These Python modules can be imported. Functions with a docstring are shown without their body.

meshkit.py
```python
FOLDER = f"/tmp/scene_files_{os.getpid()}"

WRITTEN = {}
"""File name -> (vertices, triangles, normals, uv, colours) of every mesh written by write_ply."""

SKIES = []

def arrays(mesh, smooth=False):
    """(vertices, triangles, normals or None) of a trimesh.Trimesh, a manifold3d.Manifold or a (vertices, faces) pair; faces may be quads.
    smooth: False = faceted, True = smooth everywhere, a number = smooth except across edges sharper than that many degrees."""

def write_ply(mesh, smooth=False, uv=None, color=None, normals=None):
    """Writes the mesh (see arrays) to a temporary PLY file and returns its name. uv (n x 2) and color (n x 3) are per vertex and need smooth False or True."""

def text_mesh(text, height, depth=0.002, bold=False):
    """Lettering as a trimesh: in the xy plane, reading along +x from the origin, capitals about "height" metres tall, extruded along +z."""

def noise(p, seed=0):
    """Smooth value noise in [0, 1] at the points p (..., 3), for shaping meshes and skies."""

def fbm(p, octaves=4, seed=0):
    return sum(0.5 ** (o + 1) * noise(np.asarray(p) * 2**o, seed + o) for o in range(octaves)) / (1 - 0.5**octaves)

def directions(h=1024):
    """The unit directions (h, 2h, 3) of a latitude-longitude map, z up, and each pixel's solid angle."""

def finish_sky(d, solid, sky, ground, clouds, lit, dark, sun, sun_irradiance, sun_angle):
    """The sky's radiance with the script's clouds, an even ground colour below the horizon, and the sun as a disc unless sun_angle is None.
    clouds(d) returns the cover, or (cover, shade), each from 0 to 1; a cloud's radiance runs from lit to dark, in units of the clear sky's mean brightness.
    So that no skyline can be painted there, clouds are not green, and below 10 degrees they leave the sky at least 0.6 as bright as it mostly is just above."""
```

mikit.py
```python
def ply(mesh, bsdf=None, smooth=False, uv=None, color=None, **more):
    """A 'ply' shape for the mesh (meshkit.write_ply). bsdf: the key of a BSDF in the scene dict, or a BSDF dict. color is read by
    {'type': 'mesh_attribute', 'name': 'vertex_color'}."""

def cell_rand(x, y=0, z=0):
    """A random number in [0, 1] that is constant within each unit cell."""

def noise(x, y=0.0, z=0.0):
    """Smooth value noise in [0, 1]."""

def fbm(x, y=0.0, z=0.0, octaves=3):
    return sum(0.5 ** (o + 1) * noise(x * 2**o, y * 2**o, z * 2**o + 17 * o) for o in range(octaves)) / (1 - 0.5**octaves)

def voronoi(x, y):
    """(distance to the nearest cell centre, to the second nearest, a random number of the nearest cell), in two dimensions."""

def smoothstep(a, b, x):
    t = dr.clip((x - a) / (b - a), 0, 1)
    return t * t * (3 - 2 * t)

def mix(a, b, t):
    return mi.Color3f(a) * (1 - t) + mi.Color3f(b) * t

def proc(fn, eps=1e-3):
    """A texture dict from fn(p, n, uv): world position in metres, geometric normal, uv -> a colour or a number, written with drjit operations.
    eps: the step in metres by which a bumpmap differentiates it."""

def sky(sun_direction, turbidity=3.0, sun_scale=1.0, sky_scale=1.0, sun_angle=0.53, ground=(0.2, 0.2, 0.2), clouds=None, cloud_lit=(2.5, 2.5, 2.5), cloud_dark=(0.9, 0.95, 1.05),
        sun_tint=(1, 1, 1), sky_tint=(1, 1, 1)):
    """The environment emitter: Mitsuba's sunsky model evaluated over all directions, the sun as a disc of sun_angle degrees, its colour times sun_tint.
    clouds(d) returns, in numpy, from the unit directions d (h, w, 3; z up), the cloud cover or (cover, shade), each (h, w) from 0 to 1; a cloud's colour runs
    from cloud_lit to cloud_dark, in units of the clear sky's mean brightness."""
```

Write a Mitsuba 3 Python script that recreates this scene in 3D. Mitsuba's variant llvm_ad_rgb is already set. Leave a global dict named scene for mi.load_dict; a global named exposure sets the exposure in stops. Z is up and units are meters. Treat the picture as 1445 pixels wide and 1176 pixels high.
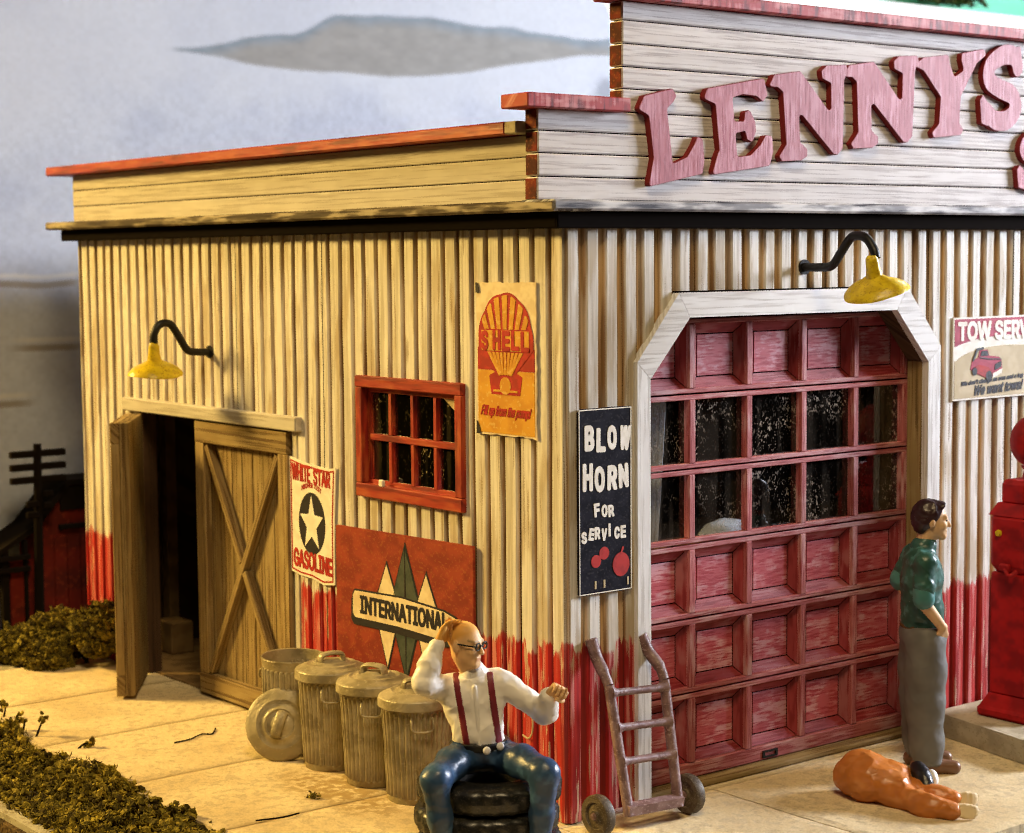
import math, random, itertools
import numpy as np, trimesh
import drjit as dr, mitsuba as mi
import mikit, meshkit
from mikit import noise, fbm, smoothstep, mix, cell_rand
from shapely.geometry import Polygon, LineString, Point, box as sbox
from shapely.ops import unary_union
from shapely import affinity

T = mi.ScalarTransform4f
scene, labels = {}, {}
rng = np.random.default_rng(7)

# ------------------------------------------------------------------ camera, lamps, exposure
CAM = np.array([-6.52106, -7.79705, 3.15251])
FWD = np.array([0.61673938, 0.78251425, -0.08546337])
UP = np.array([0.05961778, 0.06182499, 0.99630487])
scene['camera'] = {'type': 'thinlens', 'fov': 30.69, 'fov_axis': 'x', 'near_clip': 0.1, 'far_clip': 200.0,
                   'aperture_radius': 0.021, 'focus_distance': 10.6,
                   'to_world': T().look_at(origin=CAM.tolist(), target=(CAM + FWD).tolist(), up=UP.tolist())}
exposure = 1.35


def area_lamp(key, center, target, w, h, rgb):
    scene[key] = {'type': 'rectangle', 'to_world': T().look_at(origin=center, target=target, up=[0, 0, 1]) @ T().scale([w / 2, h / 2, 1]),
                  'bsdf': {'type': 'diffuse', 'reflectance': {'type': 'rgb', 'value': [0.1] * 3}},
                  'emitter': {'type': 'area', 'radiance': {'type': 'rgb', 'value': list(rgb)}}}


area_lamp('warm_lamp', [-12.5, 16.5, 11.5], [0, 2, 1.5], 4.0, 4.0, [68, 45.0, 12.5])
area_lamp('room_window', [16.0, -5.7, 6.3], [2, 0, 2], 5.0, 4.0, [30.0, 31.5, 35.5])
area_lamp('added_fill_light', [-5.0, -7.0, 14.5], [0, 2, 1], 4.0, 4.0, [11.5, 8.6, 4.6])  # unseen overhead fill light, added for ambient brightness
area_lamp('added_wall_light', [21.0, 5.0, 15.0], [18.5, 13, 6.5], 3.0, 3.0, [34, 34, 32])  # unseen light added to brighten the teal back wall
labels['warm_lamp'] = {'label': 'warm desk lamp panel beyond the far left of the model, out of frame', 'category': 'lamp'}
labels['room_window'] = {'label': 'bright daylight window of the room far to the right, out of frame', 'category': 'window'}
labels['added_wall_light'] = {'label': 'added white light panel brightening the teal wall of the room behind, out of frame', 'category': 'lamp'}
labels['added_fill_light'] = {'label': 'added soft fill light panel high above the viewer, out of frame', 'category': 'lamp'}

# ------------------------------------------------------------------ naming helpers
taken = set()


def uniq(key):
    k, n = key, 0
    while k in taken:
        n += 1
        k = f'{key}_{n:03d}'
    taken.add(k)
    return k


def thing(name, label, cat, group=None, kind=None):
    k = uniq(name)
    labels[k] = {'label': label, 'category': cat}
    if group:
        labels[k]['group'] = group
    if kind:
        labels[k]['kind'] = kind
    return k


def put(mesh, m, parent=None, name=None, smooth=False, uv=None, color=None, key=None, label=None, kind=None):
    k = key or uniq(parent + '__' + name)
    if isinstance(mesh, list):
        mesh = cat(mesh)
    scene[k] = mikit.ply(mesh, m, smooth=smooth, uv=uv, color=color)
    if label or kind:
        labels.setdefault(k, {})
        if label:
            labels[k]['label'] = label
        if kind:
            labels[k]['kind'] = kind
    return k


def struct(name, mesh, m, label=None, **kw):
    k = uniq(name)
    labels[k] = {'kind': 'structure'}
    if label:
        labels[k]['label'] = label
    put(mesh, m, key=k, **kw)
    return k


# ------------------------------------------------------------------ mesh helpers
def cat(ms):
    return trimesh.util.concatenate(ms)


def cb(lo, hi, b=0.004):
    """chamfered box"""
    lo, hi = np.minimum(lo, hi).astype(float), np.maximum(lo, hi).astype(float)
    b = min(b, 0.3 * (hi - lo).min())
    pts = []
    for s in itertools.product((0, 1), repeat=3):
        c = np.where(s, hi, lo)
        d = np.where(s, -b, b)
        for k in range(3):
            q = c + d
            q[k] = c[k]
            pts.append(q)
    return trimesh.convex.convex_hull(np.array(pts))


def grain(mesh, axis, off=None):
    """uv in metres: along the grain, across it; a whole multiple of 20 added as the piece's own number"""
    v = mesh.vertices
    o = [i for i in range(3) if i != axis]
    a, b = rng.integers(1, 40, 2) * 20.0 if off is None else off
    return np.c_[v[:, axis] + a, v[:, o[0]] + v[:, o[1]] + b]


def wood_piece(mesh, m, parent, name, axis, **kw):
    return put(mesh, m, parent, name, uv=grain(mesh, axis), **kw)


def prism(poly, depth):
    gs = getattr(poly, 'geoms', [poly])
    return cat([trimesh.creation.extrude_polygon(g, depth, engine='earcut') for g in gs if g.area > 1e-9])


def frame_map(o, ex, ey, ez):
    m = np.eye(4)
    m[:3, 0], m[:3, 1], m[:3, 2], m[:3, 3] = ex, ey, ez, o
    return m


def left_map(y, z, x=0.0):   # local u -> -y, v -> z, w -> -x
    return frame_map([x, y, z], [0, -1, 0], [0, 0, 1], [-1, 0, 0])


def front_map(x, z, y=0.0):  # local u -> x, v -> z, w -> -y
    return frame_map([x, y, z], [1, 0, 0], [0, 0, 1], [0, -1, 0])


def moved(mesh, M):
    m = mesh.copy()
    M = np.asarray(M)
    m.vertices = m.vertices @ M[:3, :3].T + M[:3, 3]
    if np.linalg.det(M[:3, :3]) < 0:
        m.faces = m.faces[:, ::-1]
    return m


def text(s, w, h, depth=0.003, bold=True, shear=0.0, arc=None, fat=0.0):
    m = meshkit.text_mesh(s, 1.0, 0.1, bold)
    v = np.array(m.vertices)
    lo, hi = v.min(0), v.max(0)
    v[:, 0] = (v[:, 0] - lo[0]) / (hi[0] - lo[0]) * (w - 2 * fat) + fat
    v[:, 1] = (v[:, 1] - lo[1]) / (hi[1] - lo[1]) * (h - 2 * fat) + fat
    fl = m.faces[(v[m.faces][:, :, 2] < 0.01).all(1)]
    pg = unary_union([Polygon(t).buffer(1e-5) for t in v[fl][:, :, :2] if Polygon(t).area > 1e-10])
    e_ = h * 0.018
    pg = pg.buffer(e_, 4).buffer(-2 * e_, 4).buffer(e_, 4)
    pg = pg.buffer(fat) if fat else pg
    r = prism(pg.simplify(h * 0.008), depth)
    v = r.vertices
    if arc:
        v[:, 1] += arc(v[:, 0] / w)
    v[:, 0] += shear * v[:, 1]
    r.vertices = v
    return r


def tube(pts, r, sides=10, caps=True):
    p = np.asarray(pts, float)
    n = len(p)
    r = np.broadcast_to(np.asarray(r, float), (n,))
    t = np.gradient(p, axis=0)
    t /= np.linalg.norm(t, axis=1, keepdims=True) + 1e-12
    a = np.cross(t[0], [0, 0, 1.0] if abs(t[0, 2]) < 0.9 else [1.0, 0, 0])
    fr = []
    for i in range(n):
        a = a - t[i] * (a @ t[i])
        a /= np.linalg.norm(a)
        fr.append(a)
    A = np.array(fr)
    B = np.cross(t, A)
    ang = np.arange(sides) * 2 * np.pi / sides
    v = (p[:, None] + r[:, None, None] * (np.cos(ang)[None, :, None] * A[:, None] + np.sin(ang)[None, :, None] * B[:, None])).reshape(-1, 3)
    i, j = np.meshgrid(np.arange(n - 1), np.arange(sides), indexing='ij')
    a0, a1 = i * sides + j, i * sides + (j + 1) % sides
    q = np.stack([a0, a1, a1 + sides, a0 + sides], -1).reshape(-1, 4)
    f = np.vstack([q[:, [0, 1, 2]], q[:, [0, 2, 3]]])
    if caps:
        v = np.vstack([v, p[:1], p[-1:]])
        k = np.arange(sides)
        f = np.vstack([f, np.c_[np.full(sides, n * sides), (k + 1) % sides, k], np.c_[np.full(sides, n * sides + 1), (n - 1) * sides + k, (n - 1) * sides + (k + 1) % sides]])
    return trimesh.Trimesh(v, f, process=False)


def spline(pts, n=8):
    p = np.asarray(pts, float)
    P = np.vstack([2 * p[0] - p[1], p, 2 * p[-1] - p[-2]])
    out = []
    for i in range(1, len(P) - 2):
        for t in np.linspace(0, 1, n, endpoint=False):
            a, b, c, d = P[i - 1:i + 3]
            out.append(0.5 * ((2 * b) + (c - a) * t + (2 * a - 5 * b + 4 * c - d) * t * t + (3 * b - a - 3 * c + d) * t ** 3))
    out.append(p[-1])
    return np.array(out)


def lathe(profile, n=48, mod=None):
    """profile (r, z) from bottom axis to top axis; mod(theta, r, z) -> r"""
    pr = np.asarray(profile, float)
    th = np.arange(n) * 2 * np.pi / n
    R, TH = np.meshgrid(pr[:, 0], th, indexing='ij')
    Z = np.repeat(pr[:, 1:2], n, 1)
    if mod:
        R = mod(TH, R, Z)
    v = np.stack([R * np.cos(TH), R * np.sin(TH), Z], -1).reshape(-1, 3)
    i, j = np.meshgrid(np.arange(len(pr) - 1), np.arange(n), indexing='ij')
    a, b = i * n + j, i * n + (j + 1) % n
    q = np.stack([a, b, b + n, a + n], -1).reshape(-1, 4)
    return trimesh.Trimesh(v, np.vstack([q[:, [0, 1, 2]], q[:, [0, 2, 3]]]), process=False)


# ------------------------------------------------------------------ materials
def mat(key, fn, rough=0.6, spec=0.4, bump=None, eps=1e-3, metallic=0.0, **kw):
    base = mikit.proc(fn, eps) if callable(fn) else ({'type': 'rgb', 'value': list(fn)} if not isinstance(fn, dict) else fn)
    b = {'type': 'principled', 'base_color': base, 'roughness': rough, 'specular': spec, 'metallic': metallic, **kw}
    if bump:
        b = {'type': 'bumpmap', 'height': mikit.proc(bump[0], bump[2] if len(bump) > 2 else 2e-3), 'scale': bump[1], 'bsdf': b}
    scene[key] = {'type': 'twosided', 'bsdf': b}


def wood(base, dark, worn, wear=0.5, sx=3.0, sy=60.0, tone=0.12, wx=5.0, wy=16.0):
    def fn(p, n, uv):
        g = fbm(uv.x * sx, uv.y * sy)
        w = fbm(uv.x * wx + 31, uv.y * wy, p.z * 3, octaves=4)
        c = mix(dark, base, smoothstep(0.25, 0.55, g))
        c = mix(c, worn, smoothstep(0.47, 0.68, w * 0.65 + g * 0.35) * wear)
        r = cell_rand(dr.floor((uv.x + 10) / 20), dr.floor((uv.y + 10) / 20))
        return c * (1 - tone + 2 * tone * r)
    return fn


def gbump(p, n, uv):
    return fbm(uv.x * 6, uv.y * 90) + 0.5 * noise(uv.x * 40, uv.y * 40)


def mottled(a, b, c=None, s=9.0, amount=0.6):
    def fn(p, n, uv):
        w = fbm(p.x * s, p.y * s, p.z * s, octaves=4)
        col = mix(a, b, smoothstep(0.35, 0.65, w))
        if c is not None:
            s2 = fbm(p.x * s * 5 + 9, p.y * s * 5, p.z * s * 5)
            col = mix(col, c, smoothstep(0.58, 0.72, s2) * amount)
        return col
    return fn


def sheet_fn(p, n, uv):
    u = p.x + p.y
    ridge = uv.x                              # 0 in the valleys, 1 on the ribs
    streak = fbm(u * 45, p.z * 1.3 + uv.y)
    grime = fbm(u * 13 + 40, p.z * 2.2 + uv.y, octaves=4)
    fine = noise(u * 160, p.z * 5.0, 2.0)
    white = mix((0.50, 0.455, 0.385), (0.66, 0.63, 0.58), smoothstep(0.25, 0.6, streak))
    white = white * (0.86 + 0.2 * fine)
    white = mix(white, (0.36, 0.27, 0.15), smoothstep(0.52, 0.72, grime) * 0.6)
    white = mix(white, (0.20, 0.12, 0.05), smoothstep(0.70, 0.80, noise(u * 38, p.z * 2.4, 4.0) * 0.6 + fine * 0.4) * 0.6)
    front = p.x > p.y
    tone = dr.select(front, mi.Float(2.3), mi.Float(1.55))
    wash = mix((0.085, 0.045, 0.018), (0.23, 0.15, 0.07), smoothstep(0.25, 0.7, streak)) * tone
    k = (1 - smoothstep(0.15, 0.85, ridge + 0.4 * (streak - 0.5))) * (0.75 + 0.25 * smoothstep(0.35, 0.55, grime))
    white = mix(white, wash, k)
    red = mix((0.26, 0.008, 0.008), (0.41, 0.020, 0.016), smoothstep(0.3, 0.6, streak))
    red = mix(red, (0.55, 0.20, 0.18), smoothstep(0.50, 0.68, fbm(u * 70, p.z * 3.0 + 5)) * smoothstep(0.3, 0.9, ridge) * (0.35 + 0.5 * smoothstep(0.4, 0.6, grime)))
    red = mix(red, (0.50, 0.40, 0.28), smoothstep(0.66, 0.74, fbm(u * 60 + 3, p.z * 5.0 + 5, octaves=4)) * smoothstep(0.5, 0.95, ridge) * 0.7)
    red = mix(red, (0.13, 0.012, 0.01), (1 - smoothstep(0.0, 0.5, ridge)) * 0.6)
    edge = 0.985 + 0.06 * (noise(u * 11, 3.0) - 0.5) + 0.05 * (noise(u * 85, 7.0) - 0.5) + 0.05 * (noise(u * 26, 9.0) - 0.5) + 0.02 * (noise(u * 190, 4.0) - 0.5)
    thin = smoothstep(0.01, -0.07, p.z - edge) * 0.25 + 0.75
    return mix(white, red, smoothstep(0.012, -0.012, p.z - edge + 0.03 * (streak - 0.5)) * dr.clip(thin + 0.5 * (streak - 0.3), 0, 1))


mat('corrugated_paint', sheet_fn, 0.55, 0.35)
mat('white_plank', wood((0.56, 0.525, 0.505), (0.40, 0.36, 0.345), (0.66, 0.635, 0.62), 0.5, 3.5, 120, 0.05), 0.7, 0.3, (gbump, 0.0016))
mat('cream_plank', wood((0.47, 0.435, 0.375), (0.37, 0.33, 0.27), (0.54, 0.51, 0.45), 0.5, 2.5, 90, 0.05), 0.75, 0.3, (gbump, 0.001))
mat('white_trim', wood((0.64, 0.63, 0.62), (0.48, 0.46, 0.44), (0.72, 0.72, 0.71), 0.5, 4, 80, 0.05), 0.55, 0.4, (gbump, 0.001))
mat('red_trim', wood((0.33, 0.02, 0.018), (0.12, 0.012, 0.012), (0.56, 0.24, 0.24), 0.75, 40, 6, 0.08), 0.6, 0.4)
mat('orange_trim', wood((0.29, 0.022, 0.008), (0.15, 0.010, 0.005), (0.42, 0.11, 0.03), 0.5, 3, 30, 0.05), 0.5, 0.45, (gbump, 0.0015))
mat('plank_end', mottled((0.16, 0.02, 0.008), (0.055, 0.012, 0.006), (0.25, 0.08, 0.02), 14), 0.8, 0.2)
mat('rose_paint', wood((0.36, 0.10, 0.125), (0.27, 0.055, 0.075), (0.50, 0.23, 0.28), 0.7, 9, 110, 0.06), 0.6, 0.4, (gbump, 0.0015))
mat('letter_edge', (0.17, 0.012, 0.012), 0.7, 0.3)
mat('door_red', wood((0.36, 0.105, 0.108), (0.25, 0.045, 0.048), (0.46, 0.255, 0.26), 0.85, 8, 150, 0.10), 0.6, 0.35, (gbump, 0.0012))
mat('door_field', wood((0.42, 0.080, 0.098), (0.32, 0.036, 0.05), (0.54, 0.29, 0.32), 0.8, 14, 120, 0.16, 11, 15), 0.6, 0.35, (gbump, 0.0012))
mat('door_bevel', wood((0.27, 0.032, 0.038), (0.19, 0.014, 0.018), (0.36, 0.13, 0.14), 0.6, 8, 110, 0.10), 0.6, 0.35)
mat('old_wood', wood((0.25, 0.175, 0.075), (0.13, 0.08, 0.03), (0.34, 0.26, 0.13), 0.5, 2.2, 80, 0.10), 0.8, 0.2, (gbump, 0.002))
mat('dark_wood', wood((0.075, 0.04, 0.02), (0.03, 0.016, 0.01), (0.12, 0.07, 0.04), 0.4, 2, 30, 0.1), 0.85, 0.2)
mat('cornice_paint', wood((0.20, 0.195, 0.205), (0.03, 0.028, 0.035), (0.62, 0.61, 0.61), 1.0, 4, 50, 0.05), 0.65, 0.35)
mat('cornice_brown', wood((0.075, 0.055, 0.032), (0.03, 0.018, 0.010), (0.42, 0.36, 0.25), 0.75, 5, 60, 0.05), 0.7, 0.3)
mat('black_paint', (0.007, 0.007, 0.008), 0.45, 0.3)
mat('shade_gap_black', (0.008, 0.006, 0.005), 1.0, 0.02)  # near-black: shade under the cornice painted in, also backs the gaps
mat('yellow_enamel', mottled((0.68, 0.52, 0.015), (0.55, 0.40, 0.01), (0.34, 0.18, 0.01), 22), 0.35, 0.5, (lambda p, n, uv: fbm(p.x * 40, p.y * 40, p.z * 40), 0.004))


def tin_fn(p, n, uv):
    w = fbm(p.x * 10, p.y * 10, p.z * 10, octaves=4)
    s = fbm(p.x * 60, p.y * 60, p.z * 60)
    c = mix((0.27, 0.225, 0.13), (0.40, 0.345, 0.22), smoothstep(0.35, 0.62, w))
    c = mix(c, (0.50, 0.44, 0.30), smoothstep(0.62, 0.78, s) * 0.4)
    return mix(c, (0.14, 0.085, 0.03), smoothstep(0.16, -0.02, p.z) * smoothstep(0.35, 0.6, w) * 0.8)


mat('tin', tin_fn, 0.42, 0.5, (lambda p, n, uv: fbm(p.x * 70, p.y * 70, p.z * 70), 0.004), metallic=0.15)


def paving_fn(p, n, uv):
    w = fbm(p.x * 2.2, p.y * 2.2, 1.0, octaves=4)
    s = fbm(p.x * 26, p.y * 26, 2.0)
    f = noise(p.x * 120, p.y * 120, 5.0)
    c = mix((0.54, 0.43, 0.25), (0.64, 0.53, 0.325), smoothstep(0.3, 0.65, w))
    c = mix(c, (0.40, 0.325, 0.21), smoothstep(0.5, 0.7, s) * 0.5)
    c = c * (0.88 + 0.24 * f)
    # rusty oil stain beside the bins
    d = dr.sqrt(dr.square((p.x + 0.62) * 1.5) + dr.square((p.y - 1.35) * 0.75)) + 0.35 * (w - 0.5)
    c = mix(c, (0.30, 0.19, 0.06), smoothstep(0.55, 0.2, d) * smoothstep(0.3, 0.55, s * 0.6 + w * 0.4) * 0.8)
    # dirt gathered along the slab joints
    jy = dr.abs(p.y + 0.02 - dr.round((p.y + 0.02) / 1.17) * 1.17)
    c = mix(c, (0.28, 0.20, 0.10), smoothstep(0.05, 0.0, jy + 0.04 * (s - 0.4)) * 0.7 * smoothstep(-0.05, 0.05, p.y))
    return c


mat('paving', paving_fn, 0.85, 0.2, (lambda p, n, uv: fbm(p.x * 30, p.y * 30, p.z * 30, octaves=4), 0.006))
mat('concrete', mottled((0.31, 0.265, 0.185), (0.41, 0.36, 0.26), (0.20, 0.15, 0.09), 12, 0.35), 0.85, 0.2, (lambda p, n, uv: fbm(p.x * 35, p.y * 35, p.z * 35), 0.006))
mat('asphalt', mottled((0.16, 0.15, 0.17), (0.22, 0.21, 0.235), (0.30, 0.28, 0.3), 18), 0.9, 0.2)
mat('base_board', mottled((0.30, 0.27, 0.20), (0.42, 0.39, 0.30), (0.2, 0.15, 0.08), 8), 0.85, 0.2)
mat('base_edge', mottled((0.05, 0.032, 0.014), (0.12, 0.075, 0.03), (0.2, 0.13, 0.05), 16), 0.9, 0.2, (lambda p, n, uv: fbm(p.x * 50, p.y * 50, p.z * 25), 0.02))
mat('table', (0.10, 0.075, 0.05), 0.7, 0.3)
mat('tyre_rubber', mottled((0.006, 0.006, 0.006), (0.014, 0.013, 0.011), (0.09, 0.075, 0.05), 25, 0.35), 0.35, 0.5)
mat('pump_red', mottled((0.40, 0.007, 0.008), (0.24, 0.004, 0.006), None, 9), 0.62, 0.28, (lambda p, n, uv: fbm(p.x * 30, p.y * 30, p.z * 12), 0.006))
mat('truck_metal', mottled((0.14, 0.075, 0.07), (0.22, 0.135, 0.13), (0.36, 0.26, 0.26), 16), 0.5, 0.5, (lambda p, n, uv: fbm(p.x * 60, p.y * 60, p.z * 60), 0.003))
mat('truck_wheel', mottled((0.055, 0.038, 0.022), (0.10, 0.075, 0.045), (0.20, 0.16, 0.11), 30), 0.55, 0.4)
V = {'type': 'mesh_attribute', 'name': 'vertex_color'}
mat('figure_gloss', V, 0.36, 0.45)
mat('figure_satin', V, 0.52, 0.38)
mat('leafy', V, 0.85, 0.15)
mat('sign_rust', mottled((0.27, 0.034, 0.015), (0.19, 0.018, 0.009), (0.33, 0.10, 0.025), 14, 0.45), 0.55, 0.35)
mat('sign_cream', mottled((0.70, 0.60, 0.42), (0.62, 0.50, 0.32), None, 16), 0.6, 0.3)
mat('sign_white', mottled((0.78, 0.75, 0.68), (0.70, 0.66, 0.58), None, 16), 0.6, 0.3)
mat('sign_black', mottled((0.007, 0.007, 0.012), (0.014, 0.014, 0.022), (0.06, 0.055, 0.06), 18, 0.4), 0.8, 0.08)
mat('sign_red', mottled((0.40, 0.02, 0.015), (0.30, 0.015, 0.012), None, 20), 0.55, 0.3)
mat('sign_crimson', mottled((0.36, 0.025, 0.06), (0.30, 0.02, 0.05), None, 20), 0.55, 0.3)
mat('sign_ink', (0.02, 0.018, 0.022), 0.5, 0.3)
mat('sign_green', mottled((0.055, 0.07, 0.06), (0.03, 0.045, 0.04), None, 14), 0.5, 0.35)
mat('sign_gold', mottled((0.58, 0.29, 0.025), (0.50, 0.22, 0.015), (0.62, 0.42, 0.12), 10, 0.6), 0.55, 0.35)
mat('sign_tan', mottled((0.52, 0.43, 0.27), (0.45, 0.36, 0.21), None, 10), 0.6, 0.3)
mat('cloth', (0.38, 0.43, 0.50), 0.9, 0.2)
mat('crate_wood', mottled((0.24, 0.15, 0.06), (0.17, 0.10, 0.04), None, 10), 0.8, 0.2)
mat('pole_wood', (0.010, 0.007, 0.005), 0.9, 0.05)
mat('barn_red', mottled((0.15, 0.012, 0.006), (0.09, 0.01, 0.006), (0.2, 0.03, 0.012), 5), 0.8, 0.2)
mat('room_white', (0.78, 0.78, 0.77), 0.8, 0.2)
mat('room_teal', (0.20, 0.62, 0.48), 0.8, 0.2)


def sky_fn(p, n, uv):
    w = fbm(p.x * 1.1, p.z * 1.6, 3.0, octaves=4)
    c = mix((0.41, 0.45, 0.545), (0.49, 0.53, 0.605), smoothstep(0.3, 0.7, w)) * (0.90 + 0.2 * fbm(p.x * 22, p.z * 22, 5.0))
    c = mix(c, (0.51, 0.54, 0.60), smoothstep(4.2, 5.0, p.z + (w - 0.5)) * 0.5)
    # printed grey lens cloud
    wob = 0.10 * (fbm(p.x * 2.0, p.z * 4.0, 8.0) - 0.5)
    top = 5.05 + 0.21 * smoothstep(1.62, 2.9, p.x) + 0.25 * smoothstep(2.9, 3.5, p.x) - 0.06 * smoothstep(4.6, 7.2, p.x)
    bot = 5.03 - 0.10 * smoothstep(1.6, 3.0, p.x) + 0.36 * smoothstep(4.0, 7.0, p.x)
    inside = smoothstep(-0.025, 0.03, top - p.z + wob) * smoothstep(-0.03, 0.025, p.z - bot + wob * 0.4) * smoothstep(1.58, 1.75, p.x)
    body = mix((0.27, 0.27, 0.265), (0.205, 0.25, 0.30), smoothstep(0.16, 0.0, top - p.z + wob))
    c = mix(c, body * (0.85 + 0.3 * fbm(p.x * 7, p.z * 14, 12.0)), inside)
    # pale edge above the cloud and a printed far wood at the right end
    c = mix(c, (0.24, 0.26, 0.31), smoothstep(0.45, 0.1, dr.sqrt(dr.square((p.x - 6.85) * 1.4) + dr.square((p.z - 4.85) * 1.8)) + 0.3 * (fbm(p.x * 6, p.z * 6, 2.0) - 0.5)) * 0.8)
    # printed low streaks of cloud
    for zz, x0, x1 in ((2.95, -2.0, 0.8), (2.39, 0.05, 0.8), (1.91, -2.0, 0.3), (3.4, -2.0, -0.3)):
        d = p.z - zz - 0.03 * (noise(p.x * 3, zz) - 0.5)
        k = smoothstep(x1, x1 - 0.25, p.x) * smoothstep(x0 - 0.1, x0 + 0.2, p.x)
        c = mix(c, (0.26, 0.22, 0.165), smoothstep(0.045, 0.01, dr.abs(d)) * k * 0.8)
        c = mix(c, (0.66, 0.64, 0.60), smoothstep(0.04, 0.0, dr.abs(d - 0.07)) * k * 0.6)
    return c


mat('printed_sky', sky_fn, 0.8, 0.2)


def dirty_glass(key, s, lo, hi, colour):
    def fn(p, n, uv):
        u = p.x - p.y
        a = fbm(u * s, p.z * s, 4.0, octaves=4)
        b = noise(u * s * 3.2, p.z * s * 2.2, 9.0)
        m = smoothstep(0.44, 0.66, fbm(u * 3.2, p.z * 2.6, 1.0))
        return 0.004 + 0.03 * smoothstep(0.5, 0.85, noise(u * 22, p.z * 2.0, 6.0)) + 0.75 * smoothstep(lo, hi, a * 0.55 + b * 0.45) * (0.06 + 0.94 * m)
    scene[key] = {'type': 'blendbsdf', 'weight': mikit.proc(fn), 'a': {'type': 'thindielectric'},
                  'b': {'type': 'twosided', 'bsdf': {'type': 'diffuse', 'reflectance': {'type': 'rgb', 'value': colour}}}}


dirty_glass('door_glass', 46.0, 0.57, 0.76, [0.42, 0.36, 0.30])
dirty_glass('window_glass', 34.0, 0.64, 0.80, [0.50, 0.42, 0.26])

# ------------------------------------------------------------------ the setting: sky backdrop, ground, pavement, road
back = sbox(-0.8, -1.2, 6.6, 5.93).union(sbox(-0.8, -1.2, 6.9, 5.63)).union(Point(6.6, 5.63).buffer(0.30, 16))
back_mesh = moved(prism(back, 0.03), frame_map([0, 7.5, 0], [1, 0, 0], [0, 0, 1], [0, -1, 0]))
struct('sky', back_mesh, 'printed_sky', 'printed backdrop board of hazy pale sky with one long grey cloud')
struct('table_top', cb([-14, -14, -1.30], [24, 14, -1.2], 0.02), 'table')
gp = [(-2.22, 7.4), (-2.22, -3.2), (9, -3.2), (9, 7.4)]
struct('ground', moved(prism(Polygon(gp), 0.10), frame_map([0, 0, -0.20], [1, 0, 0], [0, 1, 0], [0, 0, 1])), 'base_board')
k_base = thing('base_frame', 'dark rough wooden edge of the diorama board below the moss strip', 'board edge')
put(cb([-2.26, -3.2, -1.2], [-2.222, 7.4, -0.13], 0.008), 'base_edge', key=k_base)
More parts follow.
